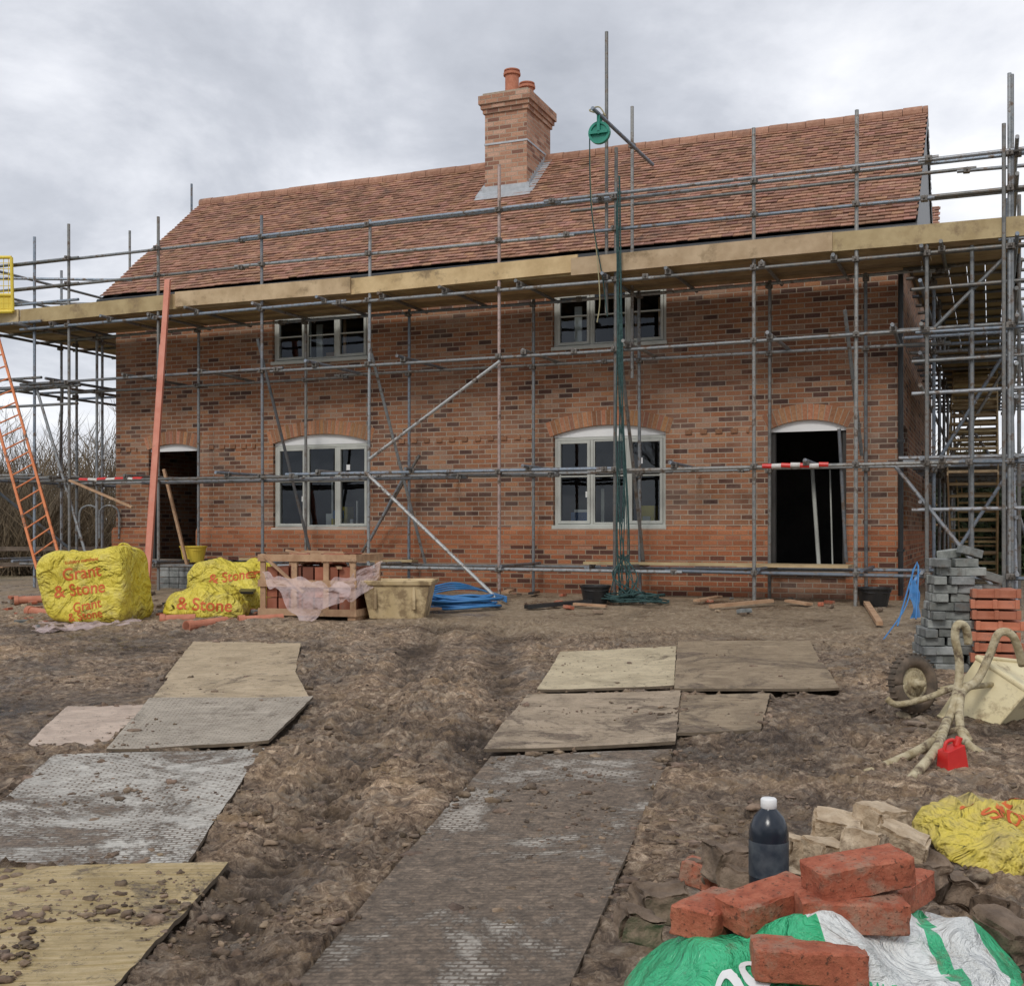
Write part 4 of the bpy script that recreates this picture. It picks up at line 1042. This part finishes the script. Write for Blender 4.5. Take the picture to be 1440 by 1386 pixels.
# foreground pile
def gfn(c):
    q=NN(Vector((c.x*4,c.y*4,1)))*.06
    if c.x<-.10+q-c.y*.25: return 0
    if .19<c.x+q<.225 : return 0
    if c.x>.34+q: return 0
    return 1
def shb(q,p):
    q.z+=.05*NN(Vector((q.x*6,q.y*5,2)))*(p.z>-.5); q.z-=.10*max(0,-p.y)**2+.09*max(0,-p.x)**1.5+.05*max(0,p.x)**2; return q
bg=lump('cement_bag',Vector((.67,2.44,.575)),(.90,.66,.24),.05,['greenbag','whitebag'],3.0,.065,3.6,50,matfn=gfn,shape=shb,taper=.1)
text_on(bg,'100',.11,-.25,0,'white',.35,top=True,ly=-.15); text_on(bg,'RECYCLED',.03,-.25,0,'white',.35,top=True,ly=-.23)
text_on(bg,'GENERAL PURPOSE',.024,.04,0,M['greenbag'],-.05,top=True,ly=-.20)
def fbrick(cpx,cpy,Y,yaw,pitch=0,roll=0,sz=(.215,.1025,.065),mat='redbrick',name='red_brick'):
    bm=bmesh.new(); bmesh.ops.create_cube(bm,size=1); bmesh.ops.subdivide_edges(bm,edges=bm.edges[:],cuts=15,use_grid_fill=True)
    sd=R(0,99); st=mat!='redbrick'; lp=mat=='clod1'
    for v in bm.verts:
        p=v.co
        e=sum(abs(abs(c)-.5)<1e-3 for c in p)
        q=Vector((p.x*sz[0],p.y*sz[1],p.z*sz[2])); o1=Vector((sd,0,0))
        if e>=2:
            k=.0025+.014*max(0,NN(q*22+o1)-.1)+(.006 if st else 0)
            q-=Vector((math.copysign(1,q.x)*(abs(abs(p.x)-.5)<1e-3),math.copysign(1,q.y)*(abs(abs(p.y)-.5)<1e-3),math.copysign(1,q.z)*(abs(abs(p.z)-.5)<1e-3)))*k
        if st: q*=1+(.30 if lp else .10)*NN(q*9+o1)
        if st and not lp: q.x+=.25*q.z*NN(o1*1.7+Vector((.3,.2,.1))); q.z+=.2*q.x*NN(o1+Vector((.5,.7,.1)))
        q+=Vector((NN(q*25+o1),NN(q*25+o1*2),NN(q*25+o1*3)))*(.014 if lp else .006 if st else .0025)+Vector((NN(q*90+o1),NN(q*90+o1*2),NN(q*90+o1*3)))*.0015
        v.co=q
    me=bpy.data.meshes.new(name); bm.to_mesh(me); bm.free(); me.polygons.foreach_set('use_smooth',[True]*len(me.polygons))
    o=link(name,me,[mat]); o.location=Wp(cpx,cpy,Y); o.rotation_euler=(roll,pitch,yaw)
    md=o.modifiers.new('e','EDGE_SPLIT'); md.split_angle=.9
    return o
fbrick(1136,1350,2.30,-.10,.02,-.02)
fbrick(1197,1281,2.42,-.05,.0,.02)
fbrick(1206,1226,2.46,.22,-.10,.05)
fbrick(1262,1252,2.64,.9,0,0)
fbrick(1080,1270,2.50,.55,-.10,.05)
fbrick(1003,1284,2.55,.95,.05,.05)
for a in ((1238,1162,3.05,.5,.2,.1,(.13,.11,.11)),(1178,1168,3.05,-.3,.1,.2,(.13,.10,.085)),(1122,1203,2.95,.2,.2,0,(.11,.10,.09)),(1266,1190,2.95,-.4,.3,.1,(.13,.10,.09)),(1162,1202,2.9,.5,.1,.1,(.11,.09,.07)),(1215,1188,2.85,1.1,.2,.1,(.12,.09,.07)),(1105,1235,2.75,.3,.2,.1,(.08,.07,.05))): fbrick(*a[:6],sz=a[6],mat='stone',name='stone_block')
for a in ((1028,1212,2.9,.4,.1,.0,(.12,.10,.08)),(1045,1240,2.85,-.4,.2,.0,(.10,.09,.07)),(985,1225,3.0,.9,.1,.0,(.08,.07,.06)),(1425,1330,2.6,.4,.1,.3,(.16,.12,.12)),(1400,1290,2.9,.9,.3,.0,(.13,.1,.08)),(1300,1225,2.9,.5,0,.1,(.12,.09,.07)),(930,1268,2.9,.2,0,.1,(.13,.1,.07)),(1340,1250,3.0,.2,.3,.1,(.10,.1,.07)),(900,1300,2.7,.2,.3,.1,(.10,.08,.06))): fbrick(*a[:6],sz=a[6],mat='clod1',name='clay_lump')
for a in ((985,1228,3.0,1.2,.1,.2,(.10,.09,.06)),(1060,1215,3.1,.3,.2,.1,(.12,.10,.06))): fbrick(*a[:6],sz=a[6],mat='redbrick',name='broken_brick')
Yb=2.72; p=Wp(1081,1247,Yb); prof=[(0,0),(.042,0),(.0455,.006),(.0455,.125),(.043,.145),(.034,.165),(.020,.180),(.0155,.186),(.0155,.190)]
mb=MB(); N=32
def lathe(mb,p,prof,mi):
    rs=[[p+Vector((max(r,.0005)*math.cos(2*math.pi*k/N),max(r,.0005)*math.sin(2*math.pi*k/N),z)) for k in range(N)] for r,z in prof]
    n0=len(mb.v)
    for A in rs: mb.v+=[tuple(x) for x in A]; mb.c+=[(1,1,1)]*N
    for i in range(len(rs)-1):
        for k in range(N): mb.f.append((n0+i*N+k,n0+i*N+(k+1)%N,n0+(i+1)*N+(k+1)%N,n0+(i+1)*N+k)); mb.m.append(mi)
lathe(mb,p,prof,0); lathe(mb,p,[(.017,.184),(.0185,.186),(.0185,.204),(.016,.207),(0,.207)],1); lathe(mb,p,[(.0458,.03),(.0460,.031),(.0460,.11),(.0458,.111)],2)
M['label']=simple('bottle_label',(.02,.03,.045),(.07,.085,.10),30,.4,bs=0)
mb.obj('plastic_bottle',['dbottle','white','label'],smooth=True,recenter=True)

# ---------------------------------------------------------------- vegetation & background
M['bark']=simple('bark',(.09,.07,.05),(.16,.12,.09),6,.95,bs=.3)
def tree_mesh(name,h,seed,depth=6):
    rnd=random.Random(seed); mb=MB()
    def br(p,d,l,r,k):
        q=p+d*l; mb.tube(p,q,r,0,5 if k>3 else 3,r*.7,cap=False)
        if k==0: return
        for i in range(rnd.choice([2,3,3]) if k>1 else 4):
            nd=(d+Vector((rnd.uniform(-1,1),rnd.uniform(-1,1),rnd.uniform(-.35,.7)))*.62).normalized()
            br(p.lerp(q,rnd.uniform(.55,1)),nd,l*rnd.uniform(.62,.85),max(.006,r*.6),k-1)
    br(Vector((0,0,-.2)),Vector((0,0,1)),h*.22,h*.02,depth)
    me=bpy.data.meshes.new(name); me.from_pydata([tuple(v) for v in mb.v],[],mb.f); me.materials.append(M['bark']); return me
tms=[tree_mesh('bare_tree_mesh',6,s) for s in (1,2,3)]
def tree(px,Y,sc):
    X=(px-CX)/F*Y; o=bpy.data.objects.new('bare_tree',tms[random.randrange(3)]); scene.collection.objects.link(o)
    o.location=(X,Y,.6); o.rotation_euler=(0,0,R(0,6)); o.scale=(sc,)*3
for px,Y,sc in ((-60,34,.95),(20,38,.95),(60,44,.95),(110,48,.9),(-20,50,1.2),(150,55,.85),(85,36,.7),(0,31,.8),(45,33,.7),(130,42,.75),(30,52,1.1),(90,55,1.05),(1350,40,.7),(1430,46,.8),(1400,33,.5)): tree(px,Y,sc)
for x,y,sc in ((-6,-12,1.8),(2,-13,2.0),(8,-12,1.8),(-13,-15,1.9),(14,-16,2.0),(-1,-17,2.3),(-9,-10,1.5),(5,-9,1.6),(-3,-9,1.5),(11,-10,1.7),(-12,-6,1.5),(-8,-6,1.3),(-16,-9,1.8)):
    o=bpy.data.objects.new('bare_tree',tms[random.randrange(3)]); scene.collection.objects.link(o); o.location=(x,y,-.1); o.rotation_euler=(0,0,R(0,6)); o.scale=(sc,)*3
def scrub(name,boxes,n,mat,ln=(.4,1.3),wd=.012,up=.8):
    VV=[];FF=[]
    for k in range(n):
        x0,x1,y0,y1,h=random.choice(boxes); x=R(x0,x1); y=R(y0,y1); hh=h*(.75+.6*NN(Vector((x*.5,y*.3,0)))+.4*NN(Vector((x*1.7,y,3)))); z=.5+random.random()**1.2*hh
        d=Vector((R(-.6,.6),R(-.6,.6),up+R(-.5,.4))).normalized()*R(*ln); s=Vector((R(-1,1),R(-1,1),R(-.3,.3))).normalized()*wd
        a=Vector((x,y,z)); m=a+d*.5+Vector((R(-.1,.1),0,R(-.05,.05)))
        i=len(VV); VV+= [a-s,a+s,m+s*.7,m-s*.7,a+d]; FF+=[(i,i+1,i+2,i+3),(i+3,i+2,i+4)]
    me=bpy.data.meshes.new(name); me.from_pydata([tuple(v) for v in VV],[],FF); return link(name,me,[mat])
M['twig']=simple('twigs',(.10,.075,.05),(.19,.145,.09),1,.95,bs=0)
M['leaf']=simple('evergreen_leaves',(.03,.05,.018),(.075,.10,.03),1.5,.7,bs=0)
scrub('bare_hedge',[(-22,-9.5,27,33,2.8),(-18,-10,25,28,1.8),(-24,-11,34,40,4.6)],46000,'twig')
scrub('bare_hedge',[(10.5,20,30,36,3.2)],9000,'twig')
scrub('bare_hedge',[(-18,16,-16,-11,3.4)],14000,'twig',wd=.03)
def foliage(name,ells,n,mat,ls=.09):
    VV=np.zeros((n*4,3)); 
    for k in range(n):
        cx,cy,cz,rx,ry,rz=random.choice(ells); v=Vector((random.gauss(0,1),random.gauss(0,1),random.gauss(0,1))).normalized()*(R(.5,1)**.5)
        p=Vector((cx+v.x*rx,cy+v.y*ry,cz+v.z*rz)); a=Vector((R(-1,1),R(-1,1),R(-1,1))).normalized(); b=a.orthogonal().normalized(); s=ls*R(.5,1.2)
        for i,q in enumerate((p-a*s,p+b*s*.5,p+a*s,p-b*s*.5)): VV[k*4+i]=q
    FF=np.arange(n*4).reshape(-1,4); return link(name,np_mesh(name,VV,FF,None,False),[mat])
foliage('evergreen_hedge',[(R(10,14.5),R(25,29),.7+R(0,2.2),R(.5,1.1),R(.5,1),R(.4,.9)) for _ in range(44)],32000,'leaf')
foliage('evergreen_hedge',[(R(-24,-13.5),R(33,36),.6+R(0,.8),R(.5,1.3),R(.5,1),R(.3,.7)) for _ in range(26)],12000,'leaf')
mb=MB()
for k in range(60):
    x=10+k*.16; mb.box(x,x+.145,30,30.02,.65,3.0+.02*R(-1,1),0)
for k in range(6): mb.box(10+k*1.8,10.1+k*1.8,29.9,29.99,.6,3.1,0)
mb.obj('timber_fence',['wood'],recenter=True)
M['oldwood']=simple('weathered_timber',(.10,.075,.055),(.17,.13,.10),8,.9)
mb=MB()
for k in range(8):
    x=-16+k*1.2; mb.box(x,x+.1,22.5,22.6,.5,1.45,0)
for z in (.95,1.25): mb.box(-16.3,-7.2,22.46,22.5,z,z+.08,0)
mb.obj('post_and_rail_fence',['oldwood'],recenter=True)
mb=MB()
for px in (112,140):
    a=Wp(px,757,21.2); mb.path([a,a+Vector((0,0,.45)),a+Vector((.1,0,.58)),a+Vector((.25,0,.58)),a+Vector((.35,0,.45)),a+Vector((.35,0,0))],.02,0,8,4)
mb.obj('metal_barrier',['galv'],recenter=True)

# ---------------------------------------------------------------- world, light, camera
w=bpy.data.worlds.new('World'); scene.world=w; w.use_nodes=True; nt=w.node_tree
for n in list(nt.nodes): nt.nodes.remove(n)
out=nt.nodes.new('ShaderNodeOutputWorld'); sky=nt.nodes.new('ShaderNodeTexSky'); sky.sky_type='NISHITA'; sky.sun_disc=False
sky.sun_elevation=math.radians(42); sky.sun_rotation=math.radians(200)
b1_=nt.nodes.new('ShaderNodeBackground'); b1_.inputs[1].default_value=.1; L(nt,sky.outputs[0],b1_.inputs[0])
tc=nt.nodes.new('ShaderNodeTexCoord'); sep=nt.nodes.new('ShaderNodeSeparateXYZ'); L(nt,tc.outputs['Generated'],sep.inputs[0])
def mth(op,a,b):
    n=nt.nodes.new('ShaderNodeMath'); n.operation=op
    for i,v in enumerate((a,b)):
        if v is None: continue
        if hasattr(v,'links'): L(nt,v,n.inputs[i])
        else: n.inputs[i].default_value=v
    return n.outputs[0]
az_=mth('ADD',mth('ABSOLUTE',sep.outputs[2],None),.30)
cb=nt.nodes.new('ShaderNodeCombineXYZ'); L(nt,mth('DIVIDE',sep.outputs[0],az_),cb.inputs[0]); L(nt,mth('DIVIDE',sep.outputs[1],az_),cb.inputs[1]); cb.inputs[2].default_value=1.7
n=nz(nt,cb.outputs[0],1.7,9,.57,.25); nb=nz(nt,cb.outputs[0],.7,2,.5)
sm=mth('ADD',mth('MULTIPLY',n.outputs['Fac'],.65),mth('MULTIPLY',nb.outputs['Fac'],.35))
cr=ramp(nt,[(.37,(.35,.37,.415)),(.46,(.50,.52,.57)),(.53,(.69,.705,.75)),(.60,(.86,.865,.885))],sm)
b2_=nt.nodes.new('ShaderNodeBackground'); b2_.inputs[1].default_value=1.3; L(nt,cr.outputs[0],b2_.inputs[0])
mx=nt.nodes.new('ShaderNodeMixShader'); mx.inputs[0].default_value=.93; L(nt,b1_.outputs[0],mx.inputs[1]); L(nt,b2_.outputs[0],mx.inputs[2]); L(nt,mx.outputs[0],out.inputs[0])
ld=bpy.data.lights.new('sun','SUN'); ld.energy=1.5; ld.angle=math.radians(16); ld.color=(1,.96,.9)
lo=bpy.data.objects.new('sun',ld); scene.collection.objects.link(lo)
el=math.radians(42); az=math.radians(200); dirv=Vector((math.sin(az)*math.cos(el),math.cos(az)*math.cos(el),math.sin(el)))
lo.rotation_euler=dirv.to_track_quat('Z','Y').to_euler()
cam=bpy.data.cameras.new('camera'); co=bpy.data.objects.new('camera',cam); scene.collection.objects.link(co)
co.location=(0,0,EYE); co.rotation_euler=(math.pi/2,0,0); cam.sensor_width=36; cam.lens=36*F/1440; cam.shift_y=(HY-693)/1440; cam.clip_end=2000; cam.clip_start=.05
scene.camera=co
scene.view_settings.view_transform='Standard'; scene.view_settings.look='None'; scene.view_settings.exposure=0
